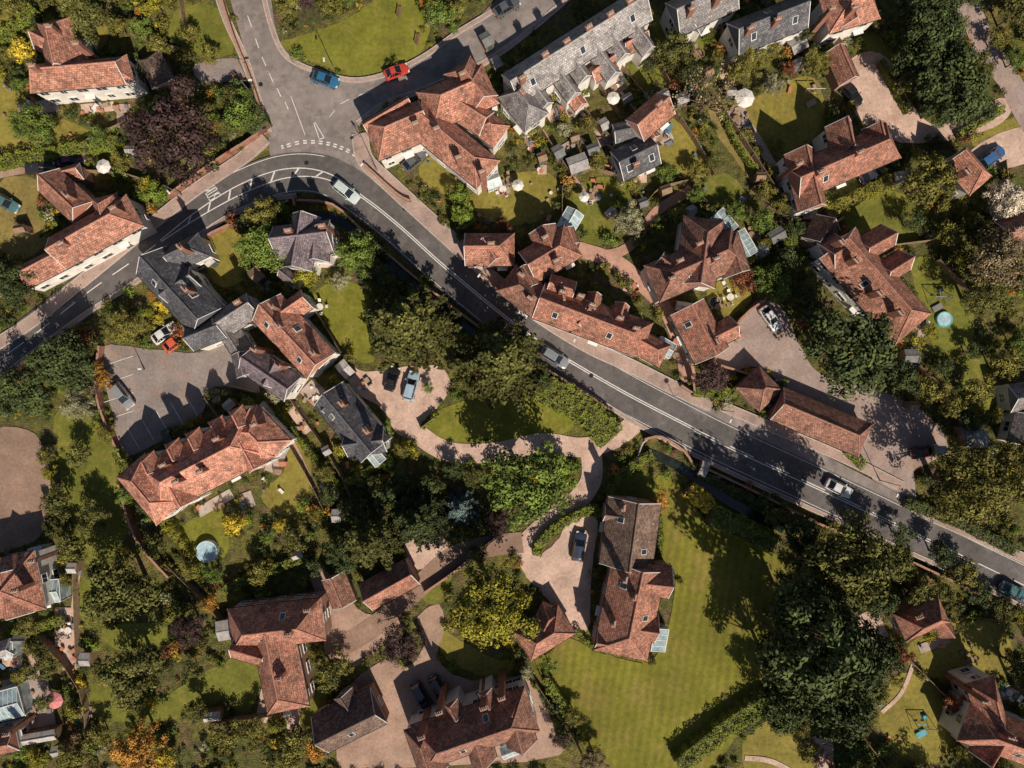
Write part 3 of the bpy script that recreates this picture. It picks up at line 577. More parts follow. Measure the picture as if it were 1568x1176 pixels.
def bench(x,y,a):
    p=P(x,y,.4); root=empty('park_bench',(*p,0)); O=(*p,0); b=MB(O); ca,sa=math.cos(a),math.sin(a)
    T=lambda u,v,z:(p[0]+u*ca-v*sa,p[1]+u*sa+v*ca,z)
    for v in(-.18,-.02,.14): b.box(T(0,v,.46),(1.6,.12,.04),a)
    for z in(.62,.8): b.box(T(0,.26,z),(1.6,.04,.1),a)
    for u in(-.7,.7): b.box(T(u,0,.22),(.07,.45,.44),a); b.box(T(u,.26,.6),(.07,.06,.6),a)
    b.obj('bench_slats',[M['wood']],root,(.2,.12,.07))
for q in [(640,60,1.4),(30,341,.3),(33,336,3.4),(612,18,1.4),(1325,1140,.4),(1170,255,1.1)]: bench(*q)
def lamp(x,y,a,h=6):
    p=P(x,y); root=empty('street_lamp',(*p,0)); O=(*p,0); b=MB(O); b.tube((*p,0),(*p,1.2),.11,.1,8); b.tube((*p,1.2),(*p,h),.07,.045,8)
    q=(p[0]+math.cos(a)*1.2,p[1]+math.sin(a)*1.2,h+.3); b.tube((*p,h),q,.04,.035,6); b.box((q[0]+math.cos(a)*.25,q[1]+math.sin(a)*.25,h+.3),(.6,.26,.14),a,1,taper=.8)
    b.obj('column_and_lantern',[M['metal'],M['frame']],root)
for q in [(512,106,-1.5),(222,566,0,4),(578,262,3.9),(280,300,-.9),(880,512,-2),(1105,628,-2),(1345,735,-2),(745,420,-2.2),(392,150,0)]: lamp(*q)
def sign(x,y,a,col):
    p=P(x,y); root=empty('traffic_sign',(*p,0)); O=(*p,0); b=MB(O); b.tube((*p,0),(*p,2.5),.04,.04,6); r=.35
    T=lambda t,z:(p[0]+math.cos(a)*r*math.cos(t),p[1]+math.sin(a)*r*math.cos(t),z+r*math.sin(t))
    e=Vector((-math.sin(a),math.cos(a),0))*.05
    F=[Vector(T(6.283*i/16,2.5))+e for i in range(16)];G=[Vector(T(6.283*i/16,2.5))+e*1.6 for i in range(16)]
    b.face(F,2);b.face(G,1)
    for i in range(16): b.face([F[i],F[(i+1)%16],G[(i+1)%16],G[i]],2)
    b.obj('post_and_plate',[M['metal'],M['frame'],M['tail']],root)
for q in [(415,212,.4,0),(552,212,2.5,0),(715,395,.6,0),(1030,605,.5,0),(360,242,.6,0)]: sign(*q)
# ---------------------------------------------------------------- walls / fences
def wall(name,pts,h,w,mat,col=None,smooth=3,cap=True):
    c=catmull([P(*p) for p in pts],smooth); mb=MB()
    A,B=offs(c,-w/2),offs(c,w/2)
    for i in range(len(c)-1):
        mb.face([(*A[i],0),(*A[i+1],0),(*A[i+1],h),(*A[i],h)]);mb.face([(*B[i],0),(*B[i+1],0),(*B[i+1],h),(*B[i],h)]);mb.face([(*A[i],h),(*A[i+1],h),(*B[i+1],h),(*B[i],h)])
    for k in(0,-1): mb.face([(*A[k],0),(*B[k],0),(*B[k],h),(*A[k],h)])
    if cap:
        ribbon(mb,c,-w/2-.03,w/2+.03,h+.06,1,.055)
    else:
        L_=arc(c); s=0
        for i in range(len(c)):
            if i==0 or L_[i]-s>1.8: mb.box((*c[i],h/2+.05),(.12,.12,h+.1),0,1); s=L_[i]
    mb.obj(name,[mat,mat if not cap else M['pot']],color=col)
bw=[([(458,310),(512,316),(560,358),(620,412),(692,470)],1.2),([(452,302),(455,318)],1.2),([(692,470),(760,520),(835,565)],1.0),([(835,565),(900,605),(932,628)],1.2),([(985,672),(1010,668),(1045,690),(1060,715)],1.1),([(1065,710),(1150,750),(1250,800)],1.0),([(1250,800),(1400,862),(1560,940)],1.0),
 ([(340,-10),(362,60),(386,120),(406,195),(372,228)],1.3),([(372,228),(320,262),(262,305)],1.4),([(120,500),(60,545),(0,590)],1.3),([(560,255),(610,300),(630,310)],.9),([(1040,590),(1060,600),(1052,560)],1.2),([(1085,560),(1130,490),(1165,462)],1.2),([(160,530),(155,600),(175,660),(195,705)],1.3),
 ([(1285,335),(1240,372)],1.2),([(445,310),(330,358),(250,415)],1.0),([(1100,560),(1150,575)],1.0),([(760,820),(700,870),(650,905)],1.0),([(945,765),(1000,775)],.6),([(720,405),(790,470)],.5),([(265,880),(215,820),(190,740)],1.4)]
for p,h in bw: wall('brick_garden_wall',p,h+.2,.26,M['brick'])
fw=[[(850,165),(875,205),(915,250)],[(880,148),(905,185),(945,225)],[(912,128),(945,175)],[(945,100),(985,150)],[(822,192),(850,235),(880,280)],[(985,60),(1025,135)],[(1000,130),(1060,215),(1090,270)],[(860,290),(890,260),(940,270)],[(715,285),(720,345),(700,352)],[(860,290),(860,330)],[(1090,150),(1150,240),(1195,310)],[(1100,30),(1110,90),(1130,130)],[(1180,70),(1240,110)],[(1250,30),(1290,80)],[(1150,290),(1190,330),(1240,340)],[(1060,290),(1085,320)],[(470,450),(525,540)],[(440,600),(510,700),(540,760)],[(410,620),(470,720),(500,780)],[(320,610),(355,660)],[(355,590),(395,600)],[(260,860),(330,930),(350,960)],[(120,860),(125,1000)],[(60,960),(130,1050),(140,1150)],[(330,1100),(420,1090)],[(1400,560),(1440,600),(1470,660)],[(1430,400),(1510,480)],[(1530,250),(1540,340)],[(1300,1100),(1350,1170)],[(1380,1000),(1460,1080)],[(1340,380),(1420,370)],[(820,1040),(880,1130),(900,1180)],[(990,310),(1010,290),(1050,280)],[(120,230),(200,190)],[(60,260),(200,270),(240,290)],[(210,60),(280,80)],[(280,0),(290,60)],[(665,640),(645,655)],[(555,720),(600,705)],[(1470,940),(1568,950)]]
for p in fw: wall('garden_fence',p,1.6,.06,M['wood'],(.27,.19,.12),cap=False)
strip('stream',[(470,330),(515,335),(565,375),(625,430),(690,485),(740,520)],12,0.12,M['stream'])
strip('stream',[(985,690),(1050,720),(1120,770),(1200,810)],14,0.12,M['stream'])
def railing(pts,h=1.1):
    c=catmull([P(*p) for p in pts],8); mb=MB((*c[0],0)); L_=arc(c); s=-9
    for i in range(len(c)-1):
        for z in(.55,h): mb.tube((*c[i],z),(*c[i+1],z),.045,.045,5)
        if L_[i]-s>1.2: mb.tube((*c[i],0),(*c[i],h+.05),.055,.055,6); s=L_[i]
    mb.obj('bridge_railing',[M['frame']])
railing([(975,700),(985,676),(1010,666),(1048,684)]); railing([(1062,716),(1080,724),(1100,730)])
# ---------------------------------------------------------------- vehicles
def car_mesh(L_=4.3,Wd=1.78,hh=1.5,estate=False):
    mb=MB(); h=L_/2
    st=[(-h,.78,.42,.62),(-h+.08,.90,.30,.82),(-h+.4,.98,.22,.92),(-h+1.0,1,.2,.95),(-.2,1,.2,.95),(h-1.25,1,.2,.94),(h-.6,.97,.2,.84),(h-.2,.88,.26,.72),(h-.02,.70,.38,.58)]
    secs=[]
    for x,wf,zb,zt in st:
        w=Wd/2*wf; secs.append([(x,-w*.9,zb),(x,-w,zb+.15),(x,-w,zt-.18),(x,-w*.93,zt-.04),(x,-w*.72,zt),(x,0,zt+.03),(x,w*.72,zt),(x,w*.93,zt-.04),(x,w,zt-.18),(x,w,zb+.15),(x,w*.9,zb)])
    for a,b in zip(secs,secs[1:]):
        for i in range(len(a)-1): mb.face([a[i],b[i],b[i+1],a[i+1]],0)
        mb.face([a[-1],b[-1],b[0],a[0]],2)
    mb.face(secs[0][::-1],0); mb.face(secs[-1],0)
    xr=-h+.25 if estate else -h+.38; xf=h-1.15; tr=xr+(.35 if estate else .75); tf=xf-.95; z0=.93
    wb,wt=Wd/2*.90,Wd/2*.68
    B=[(xr,-wb*.86,z0),(tr,-wb,z0),(tf,-wb,z0),(xf,-wb*.84,z0-.03),(xf,wb*.84,z0-.03),(tf,wb,z0),(tr,wb,z0),(xr,wb*.86,z0)]
    Tt=[(tr-.06,-wt*.92,hh-.06),(tr+.1,-wt,hh-.02),(tf-.1,-wt,hh-.01),(tf+.06,-wt*.9,hh-.07),(tf+.06,wt*.9,hh-.07),(tf-.1,wt,hh-.01),(tr+.1,wt,hh-.02),(tr-.06,wt*.92,hh-.06)]
    for i in range(8): mb.face([B[i],B[(i+1)%8],Tt[(i+1)%8],Tt[i]],1)
    cf=(tf,0,hh+.02);cr=(tr,0,hh+.02)
    mb.face([Tt[0],Tt[1],cr],0);mb.face([Tt[0],cr,Tt[7]],0);mb.face([Tt[7],cr,Tt[6]],0)
    mb.face([Tt[1],Tt[2],cf,cr],0);mb.face([cr,cf,Tt[5],Tt[6]],0);mb.face([Tt[2],Tt[3],cf],0);mb.face([Tt[3],Tt[4],cf],0);mb.face([Tt[4],Tt[5],cf],0)
    for i in(0,3,4,7,1,6): mb.tube(B[i],Tt[i],.045,.035,4,0)
    for s in(-1,1):
        mb.tube(((tr+tf)/2,s*wb,z0),((tr+tf)/2,s*wt,hh-.03),.04,.035,4,0)
        mb.box((xf-.35,s*(Wd/2+.08),.98),(.16,.2,.14),0,0)
        mb.box((h-.2,s*Wd/2*.66,.66),(.28,.34,.14),0,3); mb.box((-h+.07,s*Wd/2*.70,.74),(.12,.3,.2),0,4)
        for x in(-h+.82,h-.82):
            mb.tube((x,s*(Wd/2-.2),.33),(x,s*(Wd/2+.012),.33),.33,.33,14,2); mb.tube((x,s*(Wd/2),.33),(x,s*(Wd/2+.02),.33),.2,.18,10,5)
    mb.box((h-.03,0,.5),(.06,.5,.12),0,2); mb.box((-h-.01,0,.55),(.04,.5,.12),0,3)
    return mb.mesh('car_body',[M['carpaint'],M['carglass'],M['rubber'],M['lamp'],M['tail'],M['metal']])
CM=[car_mesh(),car_mesh(4.6,1.82,1.55,True),car_mesh(3.9,1.7,1.5)]
cars=[(498,121,-18,(.03,.14,.27),0),(607,109,20,(.50,.06,.04),2),(530,293,-38,(.55,.62,.62),1),(634,245,40,(.10,.11,.12),0),(251,510,35,(.68,.68,.68),0),(268,522,38,(.62,.12,.05),0),(186,606,-52,(.26,.27,.28),1),(600,580,72,(.02,.02,.02),2),(629,591,75,(.35,.47,.58),1),(850,547,-32,(.22,.24,.26),1),(1285,748,-26,(.65,.65,.66),0),(1181,487,-55,(.7,.7,.7),0),(1187,603,65,(.04,.06,.13),0),(887,837,80,(.035,.05,.08),1),(645,1067,-60,(.03,.035,.05),1),(672,1057,-60,(.03,.03,.035),1),(1305,143,-52,(.02,.02,.022),0),(1520,240,35,(.05,.13,.3),1),(1338,266,28,(.03,.035,.05),0),(60,257,5,(.03,.03,.035),1),(108,243,8,(.13,.04,.10),0),(8,310,-30,(.08,.16,.17),0),(776,10,30,(.10,.10,.11),0),(1552,905,-25,(.05,.15,.16),0),(262,676,-60,(.02,.02,.022),0),(1418,692,10,(.14,.03,.03),0),(655,1110,20,(.03,.035,.045),1)]
for x,y,a,c,k in cars:
    p=P(x,y,1)
    onroad=(x,y) in((498,121),(607,109),(530,293),(850,547),(1285,748),(634,245),(776,10),(1552,905))
    inst('car' if (x,y) in((530,293),(850,547),(1285,748),(1552,905)) else 'parked_car',CM[k],(*p,ZR+.01 if onroad else .13),math.radians(a),1,c)
# ---------------------------------------------------------------- vegetation meshes
def quads(pos,nrm,size,tint):
    n=len(pos); r=np.random.randn(n,3); t=np.cross(nrm,r); t/=np.linalg.norm(t,axis=1,keepdims=True)+1e-9
    b=np.cross(nrm,t); s=size[:,None]
    v=np.stack([pos-t*s,pos-b*s*.62,pos+t*s,pos+b*s*.62],1).reshape(-1,3)
    return v,np.repeat(tint,4)
def finish(name,v,tint,mbw):
    nb=len(mbw.v); nq=len(v)//4
    allv=np.vstack([np.array(mbw.v).reshape(-1,3),v]) if nb else v
    faces=list(mbw.f)+[(nb+4*i,nb+4*i+1,nb+4*i+2,nb+4*i+3) for i in range(nq)]
    me=bpy.data.meshes.new(name); me.from_pydata(allv.tolist(),[],faces)
    me.materials.append(M['leaf']);me.materials.append(M['bark'])
    me.polygons.foreach_set('material_index',[1]*len(mbw.f)+[0]*nq)
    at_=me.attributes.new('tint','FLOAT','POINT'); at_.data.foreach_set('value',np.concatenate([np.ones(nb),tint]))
    me.update(); return me
def unit(n):
    d=np.random.randn(n,3); return d/np.linalg.norm(d,axis=1,keepdims=True)
def broad(seed,R,Hc,Rz,nc,nl,ls,cr,thin=1.0):
    np.random.seed(seed);random.seed(seed)
    mb=MB(); V=[];Tn=[]
    mb.tube((0,0,0),(0.1,0,Hc*.55),R*.07,R*.045,8); top=(0.1,0,Hc*.55)
    for i in range(nc):
        d=unit(1)[0]; 
        if d[2]<-.25: d[2]=-d[2]
        az=math.atan2(d[1],d[0]); f=.78+.16*math.sin(3*az+seed)+.12*math.sin(5*az+seed*2.3)+random.uniform(-.14,.12)
        rr=random.uniform(.4,1)**.6*f
        c=np.array([d[0]*R*rr,d[1]*R*rr,Hc+d[2]*Rz*rr]); r=cr*random.uniform(.55,1.3)
        if i%3==0: mid=(c[0]*.4,c[1]*.4,Hc*.7+ (c[2]-Hc)*.3); mb.tube(top,mid,R*.022,R*.014,5,0,False); mb.tube(mid,tuple(c),R*.014,R*.005,5,0,False)
        n=int(nl*(r/cr)**2); u=unit(n); rad=r*np.random.uniform(.45,1.05,(n,1))
        pos=c+u*rad*np.array([1,1,.75]); nr=u*.9+unit(n)*.4+np.array([.12,-.25,.35]); nr/=np.linalg.norm(nr,axis=1,keepdims=True)
        tn=random.uniform(.62,1.4)*np.random.uniform(.65,1.35,n)*(.5+.5*np.clip((pos[:,2]-(Hc-Rz))/(2*Rz),0,1))*(.85+.25*u[:,2])  # shading painted into tint: clump tops lighter, undersides darker, over random leaf tone
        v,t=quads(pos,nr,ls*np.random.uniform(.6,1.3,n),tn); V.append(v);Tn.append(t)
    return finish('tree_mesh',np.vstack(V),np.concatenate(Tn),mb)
def cedar(seed,R,Ht):
    np.random.seed(seed);random.seed(seed); mb=MB();V=[];Tn=[]
    mb.tube((0,0,0),(0,0,Ht*.95),R*.07,R*.015,8)
    lev=9
    for k in range(lev):
        f=k/(lev-1); z=Ht*(.25+.7*f); rl=R*(1-f)**.65*random.uniform(.9,1.08)+.3; nb=int(10-5*f); ph=random.uniform(0,6.28)
        for j in range(nb):
            a=ph+6.283*j/nb+random.uniform(-.25,.25); l=rl*random.uniform(.72,1.12); tip=np.array([math.cos(a)*l,math.sin(a)*l,z+random.uniform(-.4,.5)])
            base=np.array([0,0,z-.3]); mb.tube(tuple(base),tuple(tip),.09,.02,4,0,False)
            m=int(60+90*l/ (R)); tt=np.random.uniform(.2,1.03,m)**.8; sd=np.array([-math.sin(a),math.cos(a),0])
            wd=.13*R*np.sin(np.clip(tt,0,1)*2.6+.25)
            pos=base+(tip-base)*tt[:,None]+sd*(np.random.uniform(-1,1,m)*wd)[:,None]+np.random.randn(m,3)*np.array([.1,.1,.2])
            nr=unit(m)*.6+np.array([0,-.1,.8]); nr/=np.linalg.norm(nr,axis=1,keepdims=True)
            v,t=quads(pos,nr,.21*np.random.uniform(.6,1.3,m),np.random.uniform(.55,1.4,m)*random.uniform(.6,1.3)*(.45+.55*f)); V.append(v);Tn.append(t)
    return finish('tree_mesh',np.vstack(V),np.concatenate(Tn),mb)
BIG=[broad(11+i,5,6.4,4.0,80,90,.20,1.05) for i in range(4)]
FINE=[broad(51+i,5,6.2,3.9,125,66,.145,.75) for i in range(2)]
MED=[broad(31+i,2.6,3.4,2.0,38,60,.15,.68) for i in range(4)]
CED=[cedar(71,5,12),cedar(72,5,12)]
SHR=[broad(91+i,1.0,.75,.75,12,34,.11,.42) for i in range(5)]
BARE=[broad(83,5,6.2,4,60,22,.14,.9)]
DG=(.041,.054,.017);OL=(.108,.098,.021);OLD=(.072,.072,.018);GR=(.078,.108,.020);YG=(.165,.150,.017);PU=(.045,.026,.024);PA=(.20,.19,.11);BL=(.09,.125,.11);OR=(.25,.125,.025);YE=(.32,.24,.025);RD=(.15,.055,.028);TAN=(.17,.13,.07);CRM=(.36,.31,.24);BG=(.095,.130,.018)
TREES=[]
def tree(x,y,r,c,kind='b',name='broadleaf_tree'):
    hm=1.45 if (x>1150 and y>790 and r>35) else 1.0
    hh=r*S*1.2*hm; p=P(x,y,hh); R=r*S*(1-hh/H)
    if kind=='b': me=random.choice(BIG) if r>33 else random.choice(MED)
    elif kind=='f': me=random.choice(FINE)
    elif kind=='c': me=random.choice(CED)
    elif kind=='n': me=BARE[0]
    base=2.6 if me in MED else 5.0
    s=R/base*(1.0 if r>45 else .92); TREES.append((p[0],p[1],R))
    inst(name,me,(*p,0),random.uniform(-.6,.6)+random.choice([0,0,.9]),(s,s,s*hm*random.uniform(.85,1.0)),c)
random.seed(5)
T_=[(262,212,88,PU,'f','copper_beech_tree'),(625,498,76,OLD,'c','cedar_tree'),(770,552,74,OLD,'c','cedar_tree'),(720,580,34,OLD),(800,742,74,GR,'b'),(855,725,32,BG),(748,928,80,YG,'f','lime_tree'),(1300,540,86,DG,'b'),(1310,868,80,OLD,'b'),(1262,1000,104,DG,'b'),(1335,1010,56,DG),(1215,1060,60,DG),(1290,1090,62,DG),(1220,920,52,DG),(1490,745,82,OL,'f'),(1555,715,56,OL,'f'),(1430,60,54,DG),(1460,125,68,DG),(1405,95,46,DG),(1490,160,42,DG),(1405,15,44,DG),(1450,-5,48,DG),(1500,100,34,OLD),(1435,165,34,DG),(1385,130,20,OL),
(1425,280,50,OL,'b'),(1545,305,44,CRM,'f','blossom_tree'),(1530,400,56,TAN,'f'),(1510,450,46,OLD,'f'),(1500,350,34,OLD,'f'),(185,500,38,OL,'f'),(100,555,56,DG,'b'),(122,618,36,PA,'f','blossom_tree'),(160,583,16,OR),(402,380,46,GR,'b'),(400,330,34,OL),(375,345,22,DG),(545,390,42,GR,'b'),(500,355,18,DG),(575,420,34,DG),(570,825,58,OLD,'c','conifer_tree'),(640,800,52,DG,'c','conifer_tree'),(525,850,34,DG),(600,770,36,DG),(704,780,34,BL,'c','blue_spruce_tree'),(760,800,30,PU,'f'),(48,188,42,GR),(35,80,25,YE),(30,130,16,GR),(612,987,44,PU,'f','copper_beech_tree'),(180,905,64,OLD,'b'),(200,1035,56,OLD,'b'),(285,965,38,PU,'f'),(1090,145,58,TAN,'n','bare_tree'),(1148,90,36,OL,'f'),(1035,78,42,OLD),(1060,110,26,DG),(1185,130,22,PA,'f'),(1250,95,30,OL,'f'),(1210,105,16,RD),(1165,340,26,GR),(962,338,34,PA,'f'),(1142,432,28,RD),(1090,578,34,PU),(1185,430,38,GR),(1205,400,26,DG),(20,435,44,DG),(25,600,50,DG,'b'),(210,1148,46,OR,'f'),(255,1165,24,YE),(358,805,22,YE),(150,565,14,OR),
(120,700,26,OLD),(85,770,30,OLD),(140,795,34,OLD),(110,840,28,OLD),(235,835,22,OLD),(60,560,26,DG),(330,880,20,GR),(395,880,24,OL),(450,830,26,OLD),(480,870,22,DG),(540,780,26,DG),(500,760,20,DG),(610,730,24,DG),(660,745,22,DG),(580,745,22,OLD),(730,850,22,OLD),(860,770,20,GR),(430,805,14,YE),(320,925,18,OR),(1010,770,22,OR),
(1370,860,42,OLD),(1405,905,30,OLD),(1440,850,26,DG),(1480,880,28,OL),(1500,910,26,DG),(1540,935,26,OLD),(1380,820,24,DG),(1230,815,38,DG),(1190,790,26,OLD),(1250,860,44,DG),(1350,930,30,DG),(1200,1100,40,DG),(1340,1060,30,OLD),(1205,990,50,DG),(1240,1150,22,OL),(1300,1160,28,DG),
(1400,340,24,DG),(1220,350,22,DG),(1220,450,26,DG),(1250,480,32,DG),(1380,580,32,DG),(1420,600,28,OL),(1460,620,26,OL),(1500,600,30,OL),(1540,560,32,OL),(1480,400,28,OL),(1450,360,26,OL),(1555,20,32,OLD),(1530,60,22,OL),(1560,90,24,GR),(1380,60,22,GR),
(215,110,18,DG),(240,70,22,OL),(215,45,22,GR),(180,40,22,OL),(290,55,20,OL),(320,85,20,OL),(365,180,32,GR),(355,150,24,OLD),(375,150,22,GR),(345,195,22,OLD),(240,300,24,BG),(225,285,18,YG),(150,210,22,GR),(185,250,20,OL),(10,10,26,OL),(230,0,30,YG),(440,5,24,OL),(470,0,20,PU),(500,10,22,OL),(530,-5,22,GR),(670,20,30,GR),(700,15,20,OL),(655,5,18,OR),(695,45,12,GR),
(705,300,20,BG),(708,330,22,BG),(690,290,14,OL),(450,1140,32,OL),(480,1150,24,OR),(500,1040,30,OLD),(520,1020,24,OL),(390,1120,26,OL),(340,1130,30,OL),(300,1090,24,OLD),(110,1160,30,OL),(70,1020,28,OLD),(150,1130,22,OL),(40,960,22,OL),(860,1130,22,PU),(910,1165,28,TAN,'f'),(880,1100,20,OL),(840,1020,16,GR),(805,1030,14,PA),(1345,30,18,OL),(1075,765,16,YE),(1560,1020,32,OLD),(1460,1080,22,RD),(1380,1005,20,RD),(995,100,16,DG),(975,75,14,GR),(590,660,18,GR),(655,595,12,GR),(830,585,22,DG),(420,605,18,PA),(440,440,18,OL),(520,430,20,PA,'f'),(470,425,26,YG),(1130,110,20,OL),(250,470,16,YE),(235,455,12,OR),(245,490,12,YE),(430,320,14,GR),(1190,225,16,OL),(770,345,16,RD),(810,200,18,OL),(865,200,16,PA)]
for t in T_: tree(*t)
for i in range(60):
    a=random.uniform(0,6.283); x=784+math.cos(a)*random.uniform(980,1300); y=588+math.sin(a)*random.uniform(760,1100)
    w=P(x,y)
    if not blocked(*w,kinds=('hard','bldg')): tree(x,y,random.uniform(35,60),random.choice([DG,OLD,OL]))
zones=[(0,860,330,1176,11),(440,700,800,860,5),(1180,780,1500,1120,7),(1400,330,1568,700,9),(60,580,170,820,4),(0,0,340,110,6),(860,180,1100,330,9),(420,1000,520,1176,2),(100,640,260,880,3),(1380,900,1568,1176,6),(600,690,720,760,2),(1050,30,1250,130,7),(1040,280,1240,400,5)]
for x0,y0,x1,y1,n in zones:
    k=0;tries=0
    while k<n and tries<400:
        tries+=1; x=random.uniform(x0,x1);y=random.uniform(y0,y1);w=P(x,y,2); r=random.uniform(12,22)
        if blocked(*w): continue
        if any((w[0]-a)**2+(w[1]-b)**2<(R*.85+.7*r*S)**2 for a,b,R in TREES): continue
        tree(x,y,r,random.choice([OLD,DG,OL,OL,GR,YG,OL]),'b','garden_tree'); k+=1
# hedges
def hedge(pts,w,h,col,dens=60,name='hedge'):
    np.random.seed(abs(int(pts[0][0]))+3); c=catmull([P(*p,h) for p in pts],5); L_=arc(c)[-1]; W=w*S
    n=int(L_*(W+2*h)*dens); s=np.random.uniform(0,L_,n); sa_=np.array(arc(c)); cx=np.interp(s,sa_,[p.x for p in c]); cy=np.interp(s,sa_,[p.y for p in c])
    dx=np.gradient(np.array([p.x for p in c]),sa_); dy=np.gradient(np.array([p.y for p in c]),sa_)
    tx=np.interp(s,sa_,dx);ty=np.interp(s,sa_,dy); q=np.random.uniform(-h,W+h,n); v_=np.clip(q,0,W)-W/2
    lump=np.array([noise.noise(Vector((a*1.1,b*1.1,0)))+.5*noise.noise(Vector((a*2.5,b*2.5,4))) for a,b in zip(cx-ty*v_,cy+tx*v_)])
    z=np.where(q<0,h+q,np.where(q>W,h-(q-W),h)); z=z+lump*.55+np.random.randn(n)*.07; v_=v_*(1+.3*lump)+np.random.randn(n)*.07
    top=(q>0)&(q<W)
    nr=np.stack([np.where(top,0,-ty*np.sign(v_)),np.where(top,-.15,tx*np.sign(v_)),np.where(top,1.0,.25)],1)+unit(n)*.6; nr/=np.linalg.norm(nr,axis=1,keepdims=True)
    pos=np.stack([cx-ty*v_,cy+tx*v_,np.maximum(z,.05)],1)
    v,t=quads(pos,nr,.13*np.random.uniform(.6,1.3,n),np.random.uniform(.7,1.3,n)*(1+.6*lump))
    mb=MB()
    for i in range(len(c)-1):
        a,b=c[i],c[i+1]; m=(a+b)/2; ang=math.atan2(b.y-a.y,b.x-a.x); mb.box((m.x,m.y,(h-.5)/2),((b-a).length*.98,max(.1,W-.5),h-.5),ang)
    me=finish('hedge_mesh',v,t,mb); o=bpy.data.objects.new(name,me); COL.objects.link(o); o.color=(*col,1)
    A,B=offs(c,-W/2-.2),offs(c,W/2+.2)
    for i in range(0,len(c)-1): add_excl([A[i],A[i+1],B[i+1],B[i]],'hedge')
HG=(.085,.102,.014);HD=(.045,.063,.015);HY=(.13,.125,.016)
for q in [([(-10,248),(60,236),(130,224),(178,212)],17,1.8,HG),([(1268,328),(1320,298),(1368,276)],20,1.8,HY),([(822,592),(860,608),(900,632),(938,672)],42,2.4,HG),([(822,852),(832,826),(868,798),(908,780),(920,790)],13,1.6,HG),([(1040,1176),(1110,1120),(1180,1075)],26,2.2,HG),([(198,735),(262,812),(300,885)],12,1.6,HY),([(412,618),(470,690),(520,745)],9,1.5,HG),([(1088,792),(1135,808),(1190,835)],32,2.4,HG),([(1056,748),(1090,778)],24,2,YE),([(932,758),(958,722),(1000,695)],13,1.4,HG),([(1062,598),(1128,604)],16,1.5,HG),([(340,905),(400,880),(470,852)],13,1.6,HG),([(0,978),(95,950)],14,1.6,HG),([(1200,372),(1252,345)],16,1.6,HG),([(835,1040),(870,1095)],12,1.6,HG),([(702,292),(716,345)],24,2.0,HG),([(348,128),(398,195)],34,2.3,HD),([(645,655),(668,632)],10,1,HG),([(1140,1120),(1200,1060)],20,2,HD),([(1390,770),(1470,800),(1560,845)],16,1.6,HD),([(1070,725),(1150,765),(1215,800)],12,1.6,HD),([(1300,690),(1325,715)],14,1,HG),([(1350,90),(1372,128),(1395,170)],8,1.4,HG),([(565,470),(580,545)],14,1.6,HD),([(1470,205),(1540,165)],10,1.4,HG),([(1260,330),(1250,372)],12,1.5,HD),([(520,745),(560,725),(600,700)],10,1.5,HG),([(175,690),(220,770)],12,1.6,HG),([(1105,170),(1140,235),(1195,305)],7,1.3,HG),([(880,965),(905,990),(930,1000)],8,1,HG),([(120,60),(165,95),(210,85)],12,1.6,HD),([(940,300),(980,340),(975,375)],10,1.5,HG),([(-10,65),(20,40),(50,10)],14,1.8,HG),([(1005,765),(1012,810),(1010,850)],8,1.2,HG)]: hedge(*q)
# shrubs
random.seed(21)
sr=empty('shrubbery'); pal=[OLD,OL,GR,DG,YG,OL,OL,GR,YG,OR,YE,RD,PA,OL,BG,BG,OLD,OLD]
cnt=0
x=-84.0
while x<84:
    y=-64.0
    while y<64:
        px=x+random.uniform(-.8,.8);py=y+random.uniform(-.8,.8)
        n=noise.noise(Vector((px*.22,py*.22,3)))
        if n>-.2 and not blocked(px,py,('hard','lawn','bldg','patio','hedge')) and (n>.0 or random.random()<.6):
            s=random.choice([.45,.55,.7,.85,1.0,1.25])*(1 if n>-.1 else .7)
            c=random.choice(pal); 
            if random.random()<.45: c=random.choice([OLD,DG,OL,GR])
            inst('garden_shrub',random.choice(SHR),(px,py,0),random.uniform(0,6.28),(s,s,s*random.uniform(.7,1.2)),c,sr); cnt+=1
        y+=1.4
    x+=1.4
for i in range(900):
    px=random.uniform(-78,78);py=random.uniform(-58,58)
    if blocked(px,py,('hard','bldg','hedge')): continue
    if blocked(px,py,('lawn',)) and not(blocked(px+1.0,py,('lawn',)) and blocked(px-1.0,py,('lawn',)) and blocked(px,py+1.0,('lawn',)) and blocked(px,py-1.0,('lawn',))):
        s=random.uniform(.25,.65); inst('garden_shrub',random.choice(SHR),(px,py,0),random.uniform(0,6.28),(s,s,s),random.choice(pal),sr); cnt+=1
print('shrubs',cnt,'trees',len(TREES))
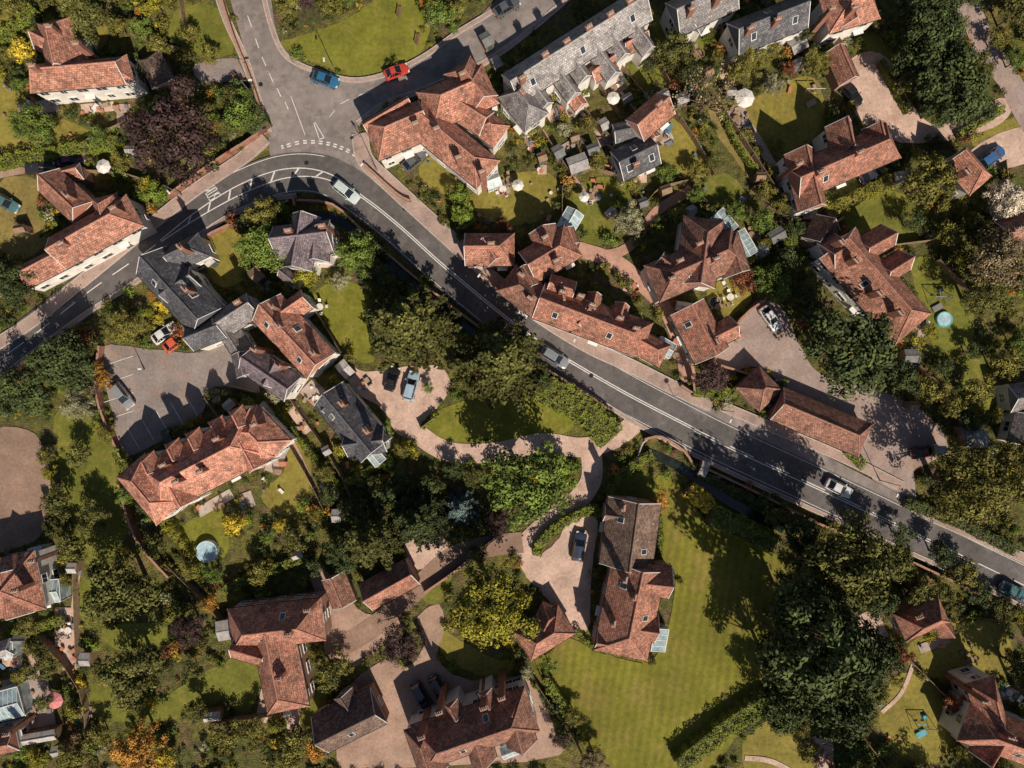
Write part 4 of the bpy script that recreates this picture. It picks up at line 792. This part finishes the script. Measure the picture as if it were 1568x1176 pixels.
# ---------------------------------------------------------------- garden clutter
cl=empty('garden_clutter')
pm=MB(); pm.tube((0,0,0),(0,0,.4),.18,.26,8,0); pm.tube((0,0,.36),(0,0,.41),.28,.28,8,0); potm=pm.mesh('plant_pot',[M['plain']])
bx=MB(); bx.box((0,0,.3),(1.2,.6,.06)); 
for u in(-.5,.5):
    for v in(-.22,.22): bx.box((u,v,.14),(.06,.06,.27))
bx.box((-.5,0,.5),(.06,.6,.4)); loun=bx.mesh('lounger',[M['plain']])
CC=[(.5,.2,.12),(.5,.2,.12),WH,(.2,.2,.22),(.1,.2,.3),(.35,.28,.2),(.3,.2,.13)]
for (qx,qy,w,d,a) in patios:
    for k in range(5):
        u,v=random.uniform(-.5,.5)*w,random.uniform(-.5,.5)*d
        p=P(qx+u,qy+v)
        if blocked(*p,('bldg',)): continue
        me,nm=random.choice([(potm,'plant_pot'),(potm,'plant_pot'),(loun,'garden_lounger')])
        inst(nm,me,(*p,.22),random.uniform(0,6.28),random.uniform(.8,1.3),random.choice(CC),cl)
for x0,y0,x1,y1,n in [(820,80,1080,340,60),(0,850,140,1176,40),(1040,20,1260,140,25),(1340,940,1560,1160,15),(640,230,860,340,15),(400,590,540,760,20),(0,130,220,240,15),(1060,280,1200,500,15)]:
    for k in range(n):
        p=P(random.uniform(x0,x1),random.uniform(y0,y1))
        if blocked(*p,('bldg','hard')): continue
        me,nm=random.choice([(potm,'plant_pot'),(potm,'plant_pot'),(loun,'garden_lounger')])
        inst(nm,me,(*p,.08),random.uniform(0,6.28),random.uniform(.7,1.1),random.choice(CC),cl)
# ---------------------------------------------------------------- light, camera
el=math.radians(42); hx,hy=-0.42,0.907
d=Vector((hx*math.cos(el),hy*math.cos(el),-math.sin(el)))
sun=bpy.data.lights.new('sun','SUN'); sun.energy=5.0; sun.angle=math.radians(.5); sun.color=(1,.885,.735)
so=bpy.data.objects.new('sun',sun); COL.objects.link(so); so.rotation_euler=d.to_track_quat('-Z','Y').to_euler(); so.location=(20,-40,60)
w=bpy.data.worlds.new('World'); scene.world=w; w.use_nodes=True; nt=w.node_tree; bg=nt.nodes['Background']
sk=nt.nodes.new('ShaderNodeTexSky'); sk.sky_type='NISHITA'; sk.sun_disc=False; sk.sun_elevation=el; sk.sun_rotation=math.atan2(-hx,-hy)
nt.links.new(sk.outputs[0],bg.inputs[0]); bg.inputs[1].default_value=0.052
cam=bpy.data.cameras.new('camera'); co=bpy.data.objects.new('camera',cam); COL.objects.link(co); co.location=(0,0,H); co.rotation_euler=(0,0,0)
cam.sensor_width=36; cam.lens=18/(78.4/H); cam.clip_end=5000; scene.camera=co
scene.view_settings.view_transform='Standard'; scene.view_settings.look='None'; scene.view_settings.exposure=0
